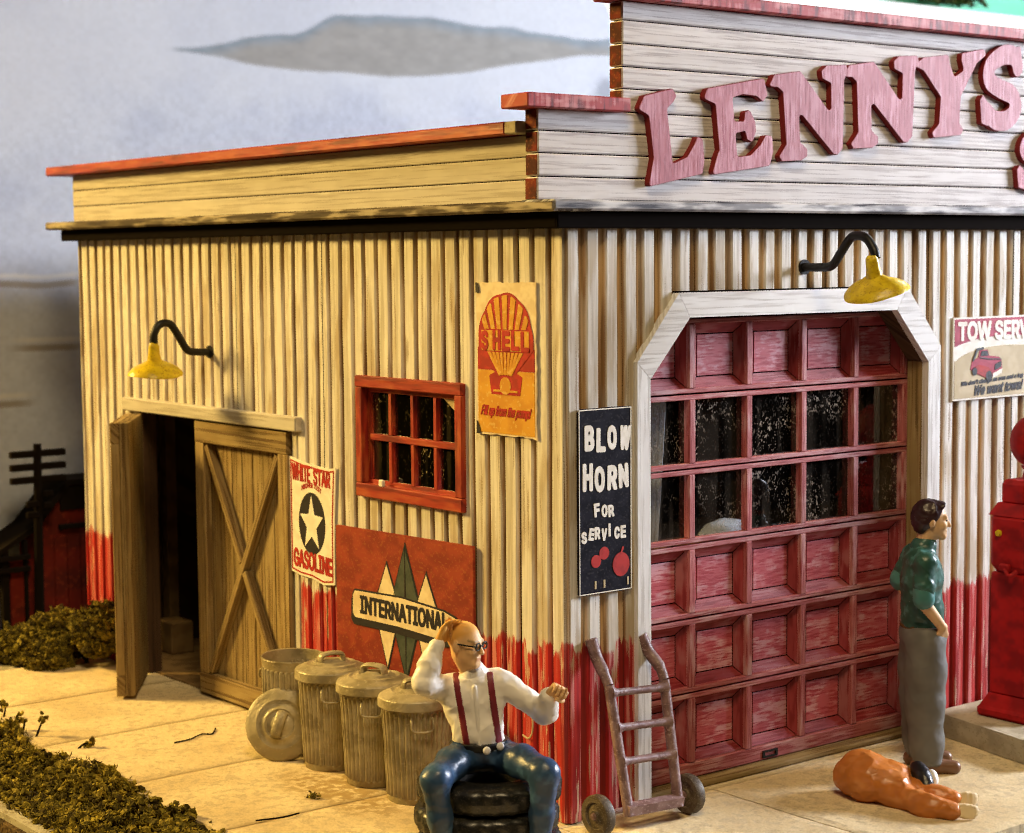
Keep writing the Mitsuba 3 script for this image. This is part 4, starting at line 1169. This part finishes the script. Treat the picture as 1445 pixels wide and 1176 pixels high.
def add_hand(B, wrist, d, palm_n, curl, s=1.0, thumb_side=1, spread=0.10, kf=0.004, fr=1.0, tuck=False):
    """wrist point, finger direction, palm normal (towards which the fingers curl), curl per joint in radians"""
    d = np.array(d, float); d /= np.linalg.norm(d)
    nrm = np.array(palm_n, float); nrm -= d * (nrm @ d); nrm /= np.linalg.norm(nrm)
    lat = np.cross(d, nrm) * thumb_side
    w = np.array(wrist, float)
    for i, q in enumerate((.030, .011, -.010, -.029)):
        B.cap(w + lat * q * .55 * s, w + d * .082 * s + lat * q * s, .017 * s, .0145 * s, .012)
    for i, (q, L_) in enumerate(((.031, .070), (.0105, .079), (-.0105, .073), (-.030, .056))):
        p = w + d * .085 * s + lat * q * s
        dd = d + lat * spread * q / .03
        dd /= np.linalg.norm(dd)
        a = 0.0
        for j, f in enumerate((.45, .30, .25)):
            a += curl[j]
            v = dd * math.cos(a) + nrm * math.sin(a)
            p2 = p + v * L_ * f * s
            B.cap(p, p2, (.0098 - .0009 * j) * s * fr, (.0092 - .0012 * j) * s * fr, kf)
            p = p2
    p = w + d * .025 * s + lat * .030 * s
    v = d * .55 + lat * .75 + nrm * .25 if curl[0] < .8 and not tuck else d * .9 + lat * .12 + nrm * .3 if tuck else d * .45 + lat * .35 + nrm * .75
    for j, L_ in enumerate((.042, .032, .026)):
        v /= np.linalg.norm(v)
        p2 = p + v * L_ * s
        B.cap(p, p2, (.0135 - .0018 * j) * s, (.0122 - .0018 * j) * s, .006)
        p = p2
        v = v + ((d * .5 - lat * .45 + nrm * .35) * min(1.0, curl[0] + .25) if curl[0] < .8 and not tuck else d * .2 if tuck else -lat * 1.2 + d * .1)
    return B


def fig_put(parent, name, vf, O, colour, m='figure_satin', var=0.10, folds=0.0, fs=9.0, seed=1, worn=None):
    v, f = vf
    mesh = trimesh.Trimesh(v, f, process=False)
    trimesh.smoothing.filter_taubin(mesh, iterations=4)
    v = np.array(mesh.vertices)
    if folds:
        n = np.array(mesh.vertex_normals)
        r = meshkit.fbm(v * fs + seed, 3, seed)
        ridge = 1 - np.abs(2 * r - 1) * 2
        v = v + n * (ridge[:, None] - 0.4) * folds
    w = O + v @ RB
    c = (colour(v) if callable(colour) else np.array(colour)[None]) * (1 + var * 2 * (meshkit.fbm(v * 11 + seed * 7, 3, seed)[:, None] - 0.5) * 2)
    if worn is not None:
        k = np.clip((meshkit.fbm(v * 17 + seed, 3, seed + 5) - 0.55) * 6, 0, 1)[:, None]
        c = c * (1 - k) + np.array(worn) * k
    return put(trimesh.Trimesh(w, f[:, ::-1], process=False), m, parent, name, smooth=True, color=np.clip(c, 0, 1))


SKIN, SKIN2 = (0.62, 0.34, 0.16), (0.66, 0.42, 0.24)
# ---- seated man
man = thing('person', 'seated bald person in glasses, white shirt and blue jeans, one hand on the head', 'person')
hc = np.array([-.113, .05, 1.140])
HA = axes_of((.84, .52, -.08), (0.06, 0, 1))
rsh, lsh = np.array([-.225, .0, .885]), np.array([.085, .0, .915])
rel, rwr = np.array([-.325, .17, .965]), np.array([-.262, .11, 1.135])
lel, lwr = np.array([.300, .08, .775]), np.array([.318, .195, .885])
hipr, hipl = np.array([-.115, .0, .535]), np.array([.055, .0, .535])
kr, kl = np.array([-.262, .40, .515]), np.array([.292, .36, .530])
ar, al = np.array([-.225, .37, .105]), np.array([.262, .33, .105])


def torso(B, g=0.0):
    B.ell((-.070, .012, .815), np.array([.158, .105, .155]) + g, None, .02)
    B.ell((-.055, .030, .670), np.array([.130, .112, .135]) + g, None, .05)
    B.cap(rsh + [.04, 0, .012], lsh - [.04, 0, -.012], .062 + g, None, .05)
    B.ell((-.035, -.02, .545), np.array([.158, .125, .095]) + g, None, .05)
    return B


def skin_tone(v):
    q = (v - hc) @ HA.T                      # side, front, up in the head's frame
    crown = np.clip((q[:, 2] * .9 - q[:, 1] * .55 - .012) / .03, 0, 1)
    jaw = np.clip((-.062 - q[:, 2]) / .03, 0, 1) * (np.abs(q[:, 0]) < .12) * (q[:, 2] > -.2)
    c = np.array([.72, .45, .22]) + (np.array([.66, .34, .075]) - np.array([.72, .45, .22])) * crown[:, None]
    lips = np.exp(-((q[:, 2] + .068) / .007) ** 2 - (q[:, 0] / .022) ** 2) * (q[:, 1] > .06)
    brow = np.exp(-((q[:, 2] - .030) / .006) ** 2) * (np.abs(np.abs(q[:, 0]) - .035) < .022) * (q[:, 1] > .04)
    c = c * (1 - .12 * jaw[:, None]) * (1 - .55 * brow[:, None])
    return c * (1 - .8 * lips[:, None]) + np.array([.40, .12, .08]) * .8 * lips[:, None]


body = Body()
g = add_head(body, hc, HA, 1.0, (-.075, .015, .97))
torso(body, -.012)
body.chain([rsh, rel, rwr], [.048, .040, .029]).chain([lsh, lel, lwr], [.048, .040, .029])
add_hand(body, rwr + [.012, -.010, .02], (.48, -.12, .87), (.62, .45, -.2), (.25, .35, .25), 1.0, -1)
add_hand(body, lwr + [.008, .012, .012], (.50, .55, .55), (-.35, .30, -.75), (1.0, 1.2, .8), 1.05, -1)
body.chain([hipr, kr, ar], [.075, .055, .038]).chain([hipl, kl, al], [.075, .055, .038])
body.chain([ar, ar + [-.02, .12, -.06]], [.035, .03]).chain([al, al + [.02, .12, -.06]], [.035, .03])
fig_put(man, 'body', body.mesh(.0055), SEAT, skin_tone, 'figure_satin', .10, seed=2)
shirt = torso(Body(), .004)
shirt.chain([rsh, rel * .55 + rsh * .45, rel, rwr * .5 + rel * .5, rwr], [.066, .062, .060, .055, .044], .03)
shirt.chain([lsh, lel * .55 + lsh * .45, lel, lwr * .5 + lel * .5, lwr], [.066, .060, .060, .056, .046], .03)
shirt.cap((-.075, .02, .95), (-.072, .025, .985), .066, .060, .03)
fig_put(man, 'shirt', shirt.mesh(.0065, [lambda X, Y, Z: 0.565 - Z]), SEAT, (0.76, 0.73, 0.68), 'figure_gloss', .05, .011, 9.0, 5)
col1 = Body().cap((-.076, .018, .958), (-.074, .022, .982), .074, .066, .01)
fig_put(man, 'collar', col1.mesh(.006), SEAT, (0.74, 0.71, 0.66), 'figure_gloss', .04, .004, 14)
pk = Body().chain([(-.066, .108, .92), (-.055, .118, .80), (-.045, .136, .68), (-.042, .140, .62)], [.014, .014, .014, .013], .004)
fig_put(man, 'button_band', pk.mesh(.005), SEAT, (0.72, 0.69, 0.64), 'figure_gloss', .06)
for top, bot, nm in ((-.160, -.105, 0), (.018, .062, 1)):
    br = torso(Body(), .012)
    br.cap((-.075, .02, .95), (-.072, .025, .985), .060, .055, .03)

    def strip(X, Y, Z, top=top, bot=bot):
        return np.maximum(np.abs(X - (bot + (top - bot) * (Z - .60) / .34)) - .017, np.maximum(-(Y - .01), .585 - Z)) + 0 * Y
    fig_put(man, 'brace_strap', br.mesh(.0055, [strip, lambda X, Y, Z: Z - .985]), SEAT, (.16, .015, .025), 'figure_satin', .1)
belt = torso(Body(), .021)
fig_put(man, 'belt', belt.mesh(.006, [lambda X, Y, Z: .578 - Z, lambda X, Y, Z: Z - .624]), SEAT, (.012, .012, .014), 'figure_gloss', .1)
for nm_, c_ in (('buckle', (-.004, .172, .600)), ('belt_clip', (.066, .148, .616))):
    bk = Body().ell(c_, (.021, .012, .022), None, .004)
    fig_put(man, nm_, bk.mesh(.004), SEAT, (.75, .75, .76), 'figure_gloss', .05)
jeans = Body()
jeans.ell((-.035, -.02, .535), (.172, .142, .098), None, .04).ell((-.052, .026, .650), (.145, .125, .142), None, .05)
jeans.chain([hipr, (hipr + kr) / 2 + [0, 0, .012], kr, (kr + ar) / 2, ar - [0, 0, -.01]], [.090, .080, .069, .058, .050], .04)
jeans.chain([hipl, (hipl + kl) / 2 + [0, 0, .012], kl, (kl + al) / 2, al - [0, 0, -.01]], [.090, .080, .069, .058, .050], .04)
fig_put(man, 'jeans', jeans.mesh(.0065, [lambda X, Y, Z: Z - .592 - 5 * np.clip(Y - .165 + .9 * np.clip(np.abs(X + .05) - .05, 0, 1), 0, 1)]), SEAT, (.020, .050, .115), 'figure_gloss', .30, .008, 7.0, 8, worn=(.045, .10, .20))
for a_, s_ in ((ar, -1), (al, 1)):
    sh = Body().chain([a_ + [0, -.05, -.055], a_ + [s_ * .01, .05, -.055], a_ + [s_ * .025, .15, -.065]], [.045, .047, .036], .03).cap(a_ - [0, 0, .05], a_, .045, .042, .03)
    fig_put(man, 'shoe', sh.mesh(.006, [lambda X, Y, Z: .004 - Z]), SEAT, (.018, .055, .022), 'figure_gloss', .2)
gls = []
for q in (-1, 1):
    cc = g(q * .032, .100, .004)
    th = np.linspace(0, 2 * np.pi, 21)
    ring = np.array([cc + (.0215 * math.cos(t) * HA[0] + .019 * math.sin(t) * HA[2]) for t in th])
    gls.append(tube(ring, .0042, 6, False))
    gls.append(tube([g(q * .054, .094, .006), g(q * .074, .05, .008), g(q * .080, -.01, .008)], .0042, 6))
gls.append(tube([g(-.012, .102, .006), g(.012, .102, .006)], .004, 6))
gm = cat(gls)
put(trimesh.Trimesh(SEAT + gm.vertices @ RB, gm.faces[:, ::-1], process=False), 'black_paint', man, 'glasses', smooth=60)
for q in (-1, 1):
    eye = trimesh.creation.icosphere(2, .0115)
    e1 = put(trimesh.Trimesh(SEAT + (eye.vertices + g(q * .031, .080, .003)) @ RB, eye.faces[:, ::-1], process=False), 'sign_white', man, 'eye', smooth=True)
    pu = trimesh.creation.icosphere(1, .0055)
    put(trimesh.Trimesh(SEAT + (pu.vertices + g(q * .031, .0895, .003)) @ RB, pu.faces[:, ::-1], process=False), 'sign_ink', e1, 'pupil', smooth=True)

# ---- standing man
O2 = np.array([2.40, -.55, 0.0])
man2 = thing('person', 'standing dark haired person in green shirt and grey trousers beside the garage door', 'person')
hc2 = np.array([.018, .0, 1.540])
HA2 = axes_of((1, .06, -.02))
b2 = Body()
g2 = add_head(b2, hc2, HA2, 1.0, (-.035, 0, 1.375))


def torso2(B, gr=0.0):
    B.ell((-.040, 0, 1.190), np.array([.118, .175, .165]) + gr, None, .02)
    B.ell((-.035, 0, 1.000), np.array([.120, .155, .14]) + gr, None, .06)
    B.cap((-.045, -.135, 1.300), (-.045, .135, 1.300), .062 + gr, None, .05)
    B.ell((-.030, 0, .850), np.array([.128, .165, .12]) + gr, None, .06)
    return B


ns, ne, nw = np.array([-.055, .175, 1.305]), np.array([-.075, .215, 1.075]), np.array([.050, .178, .915])
fs_, fe, fw_ = np.array([-.055, -.185, 1.300]), np.array([-.125, -.235, 1.120]), np.array([.02, -.19, .92])
torso2(b2, -.012)
b2.chain([ns, ne, nw], [.048, .041, .029]).chain([fs_, fe, fw_], [.048, .041, .029])
add_hand(b2, nw, (.16, -.50, -.85), (-.4, -.6, .2), (.2, .25, .2), .95, 1, .05, .006, 1.05)
add_hand(b2, fw_, (.45, .10, -.55), (-.4, .6, -.2), (.3, .35, .2), 1.0, -1)
for q in (-1, 1):
    b2.chain([(-.03, q * .09, .82), (-.028, q * .095, .44), (-.012, q * .095, .075)], [.085, .055, .04])
    b2.chain([(-.03, q * .095, .045), (.12, q * .105, .035)], [.035, .03])
fig_put(man2, 'body', b2.mesh(.0065), O2, (0.64, 0.40, 0.20), 'figure_satin', .08, seed=3)
sh2 = torso2(Body(), .006)
sh2.chain([ns, ns * .45 + ne * .55, ns * .16 + ne * .84], [.062, .058, .058], .03).chain([fs_, fs_ * .45 + fe * .55, fs_ * .16 + fe * .84], [.062, .058, .058], .03)
sh2.cap((-.035, 0, 1.36), (-.02, 0, 1.385), .066, .064, .03)
fig_put(man2, 'shirt', sh2.mesh(.007, [lambda X, Y, Z: .895 - Z]), O2, (.028, .090, .070), 'figure_gloss', .3, .012, 8.0, 4, worn=(.07, .20, .19))  # lighter teal patches painted in for light on the shirt
for s_, e_ in ((ns, ne), (fs_, fe)):
    d_ = (e_ - s_) / np.linalg.norm(e_ - s_)
    c_ = s_ * .18 + e_ * .82
    cf = Body().cap(c_ - d_ * .016, c_ + d_ * .020, .064, .067, .01)
    fig_put(man2, 'rolled_cuff', cf.mesh(.006), O2, (.06, .19, .18), 'figure_gloss', .15, .004, 10)
col = Body().cap((-.038, 0, 1.372), (-.022, 0, 1.392), .072, .066, .01)
fig_put(man2, 'collar', col.mesh(.006), O2, (.03, .095, .08), 'figure_gloss', .1)
tr = Body().ell((-.028, 0, .845), (.138, .175, .12), None, .02)
for q in (-1, 1):
    tr.chain([(-.03, q * .088, .80), (-.028, q * .09, .62), (-.030, q * .092, .42), (-.022, q * .094, .20), (-.012, q * .095, .075)], [.120, .116, .108, .096, .083], .05)
fig_put(man2, 'trousers', tr.mesh(.007, [lambda X, Y, Z: Z - .905, lambda X, Y, Z: .062 - Z]), O2, (.125, .12, .11), 'figure_satin', .15, .010, 5.0, 6)
bl2 = torso2(Body(), .010)
fig_put(man2, 'belt', bl2.mesh(.007, [lambda X, Y, Z: .885 - Z, lambda X, Y, Z: Z - .912]), O2, (.10, .055, .02), 'figure_satin', .1)
for q in (-1, 1):
    sh = Body().chain([(-.075, q * .098, .045), (.03, q * .102, .048), (.145, q * .112, .040)], [.046, .046, .042], .03).cap((-.02, q * .095, .06), (-.015, q * .095, .10), .055, .052, .03)
    fig_put(man2, 'shoe', sh.mesh(.006, [lambda X, Y, Z: .003 - Z]), O2, (.17, .085, .045), 'figure_gloss', .15)
hr2 = Body().ell(g2(0, -.022, .038), np.array([.084, .098, .090]), HA2, .01).ell(g2(0, -.055, -.015), np.array([.078, .060, .075]), HA2, .04).ell(g2(0, .055, .085), np.array([.06, .05, .03]), HA2, .03)
hp = HA2
fig_put(man2, 'hair', hr2.mesh(.006, [lambda X, Y, Z: np.minimum((X - hc2[0]) * .86 - (Z - hc2[2]) * .5 - .012 + .35 * np.clip(.0 - (Z - hc2[2]), 0, 1), .2) + 0 * Y]), O2, (.030, .010, .012), 'figure_gloss', .3, .007, 16)
for q in (-1, 1):
    eye = trimesh.creation.icosphere(1, .008)
    put(trimesh.Trimesh(O2 + (eye.vertices + g2(q * .031, .083, .002)) @ RB, eye.faces[:, ::-1], process=False), 'sign_ink', man2, 'eye', smooth=True)

# ---- person in orange bent down on the pavement
O3 = np.array([1.75, -.75, 0.0])
man3 = thing('person', 'person in orange overalls bent face down on the pavement with both arms stretched out', 'person')
n1, n2, n3 = np.array([.055, .205, .068]), np.array([.175, .375, .052]), np.array([.300, .460, .044])
f1, f2, f3 = np.array([.185, .145, .070]), np.array([.275, .220, .054]), np.array([.358, .245, .045])


def torso3(B, gr=0.0):
    B.ell((-.100, .000, .128), np.array([.145, .150, .132]) + gr, None, .02)
    B.ell((-.035, .085, .112), np.array([.135, .145, .100]) + gr, axes_of((.35, .93, 0)), .07)
    B.ell((-.160, -.040, .105), np.array([.105, .110, .100]) + gr, None, .05)
    B.cap((.050, .190, .072), (.105, .030, .125), .056 + gr, .062 + gr, .06)
    B.cap((-.090, .080, .110), (.050, .150, .085), .112 + gr, .080 + gr, .06)
    B.cap((-.120, -.040, .165), (.070, .060, .135), .070 + gr, .058 + gr, .06)
    return B


b3 = Body()
torso3(b3, -.014)
HA3 = axes_of((.55, .12, -.83), (.8, .1, .6))
g3 = add_head(b3, (.200, .065, .090), HA3, .66, (.13, .06, .12))
b3.chain([n1, n2, n3], [.050, .042, .030]).chain([f1, f2, f3], [.048, .042, .030])
add_hand(b3, n3 + [.0, .0, .006], (.95, .25, -.04), (.3, -.95, -.3), (.10, .2, .2), .92, -1, .0, .012, 1.25, True)
add_hand(b3, f3 + [.0, .0, .006], (.99, .02, -.04), (.1, -.95, -.3), (.10, .2, .2), .92, -1, .0, .012, 1.25, True)
fig_put(man3, 'body', b3.mesh(.006, [lambda X, Y, Z: .002 - Z]), O3, (.70, .56, .33), 'figure_satin', .06, seed=5)
ov = torso3(Body())
ov.chain([n1, n2, n3], [.074, .060, .050], .06).chain([f1, f2, f3], [.066, .056, .049], .05)
fig_put(man3, 'overalls', ov.mesh(.006, [lambda X, Y, Z: .003 - Z]), O3, (.46, .150, .026), 'figure_gloss', .12, .014, 7.5, 9, worn=(.50, .19, .05))
hr3 = Body().ell((.214, .098, .124), (.058, .128, .074), axes_of((.14, .80, -.50)), .01)
fig_put(man3, 'hair', hr3.mesh(.005, []), O3, (.010, .010, .012), 'figure_gloss', .2, .004, 14)
cp = Body().ell((.288, .035, .108), (.036, .062, .055), None, .01)
fig_put(man3, 'white_cap', cp.mesh(.005), O3, (.75, .74, .72), 'figure_gloss', .04)

# ------------------------------------------------------------------ plants, far things, litter
def clumps(n, place, size, cols, seed, sub=0, squash=0.75):
    r = np.random.default_rng(seed)
    base = trimesh.creation.icosphere(sub, 1.0)
    bv, bf = np.array(base.vertices), np.array(base.faces)
    P = place(r, n)
    n = len(P)
    s = r.uniform(size[0], size[1], n)
    jit = r.uniform(.35, 1.4, (n, len(bv), 1))
    q = r.normal(size=(n, 3, 3))
    Q = np.linalg.qr(q)[0]
    v = np.einsum('nij,nvj->nvi', Q, bv[None] * jit * np.array([1.0, .8, .6])) * s[:, None, None] + P[:, None]
    f = bf[None] + (np.arange(n) * len(bv))[:, None, None]
    c = np.array(cols)[r.integers(0, len(cols), n)] * r.uniform(.7, 1.3, (n, 1))
    c = np.repeat(c[:, None], len(bv), 1).reshape(-1, 3)
    return trimesh.Trimesh(v.reshape(-1, 3), f.reshape(-1, 3), process=False), np.clip(c, 0, 1)


MOSS = [(.19, .145, .016), (.28, .22, .028), (.10, .08, .016), (.36, .28, .045), (.06, .045, .012), (.15, .12, .018)]


def moss_place(r, n):
    y = r.uniform(-.9, 5.2, n)
    x = r.uniform(-2.16, -1.50, n)
    P = np.stack([x * 3.0, y * 3.0, x * 0], -1)
    hgt = meshkit.fbm(P * 1.7, 3, 3)
    edge = np.clip((x + 2.16) / .25, 0, 1) * np.clip((-1.47 - x) / .07, 0, 1)
    bare = np.clip((meshkit.noise(np.stack([x * 1.4, y * 1.1, x * 0], -1), 12) - .30) * 6, 0, 1)
    keep = r.uniform(size=n) < (bare * (x < -1.85) + (x >= -1.85)) * (0.35 + 0.65 * edge)
    z = -.10 + r.uniform(0, 1, n) ** .6 * (.03 + .42 * np.clip(hgt - .36, 0, 1) * edge)
    return np.stack([x, y, z], -1)[keep]


mm, mc = clumps(11000, moss_place, (.009, .030), MOSS, 21, 1)


def flakes(n, place, size, cols, seed):
    r = np.random.default_rng(seed)
    P = place(r, n)
    n = len(P)
    d = r.normal(size=(n, 3))
    d[:, 2] = np.abs(d[:, 2])
    d /= np.linalg.norm(d, axis=1, keepdims=True)
    L_ = r.uniform(*size, n)[:, None]
    w = np.cross(d, r.normal(size=(n, 3)))
    w /= np.linalg.norm(w, axis=1, keepdims=True)
    v = np.stack([P - w * L_ * .25, P + w * L_ * .25, P + d * L_ * 1.6 + w * L_ * r.uniform(-.4, .4, (n, 1)), P + d * L_ * .7 - np.cross(d, w) * L_ * .35], 1).reshape(-1, 3)
    k4 = np.arange(n)[:, None] * 4
    f = np.concatenate([k4 + [0, 1, 2], k4 + [0, 2, 3], k4 + [1, 3, 2], k4 + [0, 3, 1]])
    c = np.array(cols)[r.integers(0, len(cols), n)] * r.uniform(.7, 1.4, (n, 1))
    return trimesh.Trimesh(v, f, process=False), np.clip(np.repeat(c, 4, 0), 0, 1)


fm, fc = flakes(15000, moss_place, (.010, .028), MOSS, 31)
mm, mc = cat([mm, fm]), np.vstack([mc, fc])
k = uniq('moss')
labels[k] = {'kind': 'stuff', 'label': 'strip of olive moss along the edge of the pavement', 'category': 'moss'}
put(mm, 'leafy', key=k, color=mc)


def bush_place(r, n):
    out = []
    for (cx, cy, cz, rr) in ((-.30, 5.95, .16, .27), (-.40, 6.30, .06, .22), (-.16, 5.45, .28, .26), (-.50, 5.70, .06, .20), (-.20, 6.15, .08, .24), (-.50, 6.55, .0, .18)):
        m = int(n / 6)
        d = r.normal(size=(m, 3))
        d /= np.linalg.norm(d, axis=1, keepdims=True)
        rad = rr * (0.35 + 1.0 * meshkit.fbm(d * 3.6 + cx * 9, 3, 5)) * r.uniform(.55, 1.0, m) ** .5
        out.append(np.array([cx, cy, cz]) + d * rad[:, None] * np.array([1, 1, .85]))
    P = np.vstack(out)
    return P[P[:, 2] > -.09]


BUSH = [tuple(np.array(q_) * .62) for q_ in MOSS]
bm, bc = clumps(7000, bush_place, (.012, .034), BUSH, 22, 1)
fm, fc = flakes(12000, bush_place, (.016, .042), BUSH, 32)
bm, bc = cat([bm, fm]), np.vstack([bc, fc])
k = thing('bush', 'low olive bush at the far left corner of the garage', 'bush')
put(bm, 'leafy', k, 'foliage', color=bc)
put([tube(spline([(-.3, 5.95, -.1), (-.32, 5.9, .1), (-.4, 5.8, .3)], 5), .018, 6), tube(spline([(-.2, 5.6, -.1), (-.22, 5.65, .15), (-.1, 5.5, .35)], 5), .018, 6)], 'pole_wood', k, 'stem')
# sprigs and twigs lying at the moss edge
SPR = [((-1.40, 4.40, .0), .12), ((-1.45, 3.95, .0), .10), ((-1.46, 3.75, 0), .14), ((-1.42, 3.30, .0), .12)]
for i, (p0, L_) in enumerate(SPR):
    k = thing('sprig', ['dry upright sprig at the far end of the moss strip', 'small upright leaf sprig in the moss, second from the far end', 'leafy olive sprig in the moss beside the slab joint', 'twisted twig jutting from the moss over the pavement'][i], 'twig')
    r = np.random.default_rng(40 + i)
    d = np.array([r.normal(0, .3), r.normal(0, .3), 1.0]) if i < 3 else np.array([.95, -.6, .35])
    d /= np.linalg.norm(d)
    pts = spline([np.array(p0) - [0.05, 0, .08], np.array(p0) + d * L_ * .5, np.array(p0) + d * L_ + r.normal(0, .012, 3)], 5)
    put(tube(pts, np.linspace(.009, .004, len(pts)), 6), 'pole_wood', k, 'stem')
    lm, lc = clumps(14, lambda rr, n: pts[-1] + rr.normal(0, .016, (n, 3)), (.014, .026), MOSS, 50 + i)
    put(lm, 'leafy', k, 'leaf_clump', color=lc)
for i, pts in enumerate([[(-.86, 2.98, .006), (-.74, 2.99, .006), (-.62, 3.05, .008), (-.56, 3.02, .006), (-.47, 3.13, .008)], [(-1.32, 1.16, .006), (-1.18, 1.10, .012), (-1.06, 1.12, .008)]]):
    k = thing('twig', ['thin crooked twig on the pavement before the barn doors', 'thin crooked twig near the moss at the bottom of the picture'][i], 'twig')
    put(tube(spline(pts, 6), .005, 6), 'pole_wood', key=k)
k = thing('grass_tuft', 'tiny yellow green tuft on the pavement before the bins', 'grass tuft')
tm, tc = clumps(60, lambda r, n: np.array([-.83, 1.33, .012]) + r.normal(0, 1, (n, 3)) * [.02, .02, .012], (.006, .012), MOSS, 70)
put(tm, 'leafy', key=k, color=tc)
k = thing('wire', 'bent pale wire hanging on the red wall below the raised fist', 'wire')
put(tube(spline([(-.032, .30, .64), (-.034, .27, .55), (-.034, .275, .47), (-.034, .31, .43), (-.034, .36, .44)], 6), .0055, 6), 'sign_tan', key=k)

# telegraph pole
k = thing('telegraph_pole', 'black telegraph pole with stacked crossarms at the far left', 'telegraph pole')
PX, PY = -.01, 6.9
put(tube([(PX - .03, PY, -.1), (PX, PY, 1.62)], [.046, .036], 8), 'pole_wood', k, 'pole')
for z, w in ((1.54, .245), (1.43, .245), (1.32, .245)):
    put(cb([PX - w, PY - .03, z - .028], [PX + w, PY + .03, z + .028], .008), 'pole_wood', k, 'crossarm')
for z, x0, x1 in ((1.20, .02, .11), (1.12, -.13, -.02), (1.10, .02, .10), (1.03, -.13, -.02)):
    put(cb([PX + x0, PY - .06, z - .026], [PX + x1, PY - .02, z + .028], .008), 'pole_wood', k, 'bracket')
# red shed with sloping roof beyond the garage
k = thing('red_shed', 'dark red shed with a steep lean-to roof at the far left', 'shed')
sp = Polygon([(.02, -.1), (.02, .92), (.30, 1.24), (.9, 1.24), (.9, -.1)])
put(moved(prism(sp, .35), frame_map([0, 7.4, 0], [1, 0, 0], [0, 0, 1], [0, -1, 0])), 'barn_red', k, 'wall')
put(moved(prism(LineString([(-.52, .60), (.0, .90), (.31, 1.26), (.95, 1.26)]).buffer(.022, cap_style=2), .42), frame_map([0, 7.42, 0], [1, 0, 0], [0, 0, 1], [0, -1, 0])), 'pole_wood', k, 'roof')
put(cb([.24, 7.02, 1.02], [.5, 7.046, 1.22]), 'pole_wood', k, 'window')
put(cb([.22, 7.0, .86], [.5, 7.045, .90]), 'pole_wood', k, 'ledge')
for x in np.arange(.06, .9, .12):
    put(cb([x, 7.035, -.1], [x + .105, 7.049, .80 + .0 * x], .004), 'barn_red', k, 'plank')
for x, w in ((-.30, .06), (-.10, .03)):
    put(cb([x, 7.02, -.1], [x + w, 7.09, .74 + .3 * (x + .3)], .005), 'pole_wood', k, 'post')
put(cb([-.22, 7.05, -.1], [.02, 7.10, .62], .004), 'barn_red', k, 'wall_panel')
for z in (.66, .56):
    put(cb([-.9, 6.98, z - .022], [-.06, 7.015, z + .022], .005), 'pole_wood', k, 'rail')
put(cb([-1.6, 7.1, -.1], [-.30, 7.3, .18], .01), 'pole_wood', k, 'footing')

# things inside the garage
k = thing('wooden_box', 'small brown wooden box just inside the open barn door', 'box')
put(cb([.42, 5.42, .006], [.62, 5.70, .26], .01), 'crate_wood', key=k)
k = thing('cloth_heap', 'blue grey cloth heap on the ledge behind the lower garage door panes', 'cloth')
hp_ = trimesh.creation.icosphere(3, 1.0)
hv = hp_.vertices * [.20, .09, .085]
hv = hv * (1 + .25 * (meshkit.fbm(hp_.vertices * 2.5, 3)[:, None] - .5))
hv[:, 2] = np.maximum(hv[:, 2], -.02)
put(trimesh.Trimesh(hv + [1.52, .31, 1.455], hp_.faces, process=False), 'cloth', key=k, smooth=True)
k = thing('workbench', 'dark bench behind the garage door holding the cloth heap', 'bench')
put(cb([.70, .24, 1.36], [2.0, .55, 1.415], .006), 'dark_wood', k, 'bench_top')
for x in (.75, 1.9):
    put(cb([x, .28, .006], [x + .07, .35, 1.36], .005), 'dark_wood', k, 'leg')
k = thing('curtain', 'pale blue grey strip of curtain behind the leftmost garage door panes', 'curtain')
cx = np.linspace(.70, .86, 18)
zz_ = np.linspace(1.47, 2.32, 8)
CX, CZ = np.meshgrid(cx, zz_, indexing='ij')
CX2 = .83 + (CX - .70) * np.interp(CZ, [1.47, 1.9, 2.32], [.55, .8, 1.0])
CY = .26 + .012 * np.sin((CX - .7) * 120)
v = np.stack([CX2, CY, CZ], -1).reshape(-1, 3)
i, j = np.meshgrid(np.arange(17), np.arange(7), indexing='ij')
a = i * 8 + j
q = np.stack([a, a + 8, a + 9, a + 1], -1).reshape(-1, 4)
put(trimesh.Trimesh(v, np.vstack([q[:, [0, 1, 2]], q[:, [0, 2, 3]]]), process=False), 'cloth', key=k, smooth=True)
k = thing('hanging_gourd', 'small brown rounded thing hanging behind the rightmost upper garage pane', 'hanging pot')
put(lathe([(0, 0), (.03, .01), (.055, .06), (.05, .14), (.03, .2), (.01, .22), (.008, .5), (0, .5)], 20), 'crate_wood', key=k, smooth=40)
scene[k]['to_world'] = T().translate([3.02, .55, 1.95])

# the room behind the model, right of the backdrop
struct('room_wall', cb([4, 13.0, -1.2], [26, 13.1, 10.5], .01), 'room_teal')
k = thing('white_board', 'blurred white board standing behind the parapet at the top right', 'board')
put(cb([8.2, 9.5, -1.2], [24, 9.56, 6.62], .01), 'room_white', key=k)
k = thing('plant', 'blurred dark olive plant against the teal wall at the top right', 'plant')
pm, pc_ = clumps(1500, lambda r, n: np.array([18.6, 12.2, 7.75]) + r.normal(0, 1, (n, 3)) * [.33, .15, .25], (.05, .12), [(.04, .05, .01), (.07, .06, .015), (.03, .03, .01)], 90)
pm.vertices[:, 2] = np.maximum(pm.vertices[:, 2], 7.22)
put(pm, 'leafy', k, 'foliage', color=pc_)
put(tube([(18.6, 12.2, 7.4), (18.6, 12.2, 9.0)], .03, 6), 'pole_wood', k, 'stem')
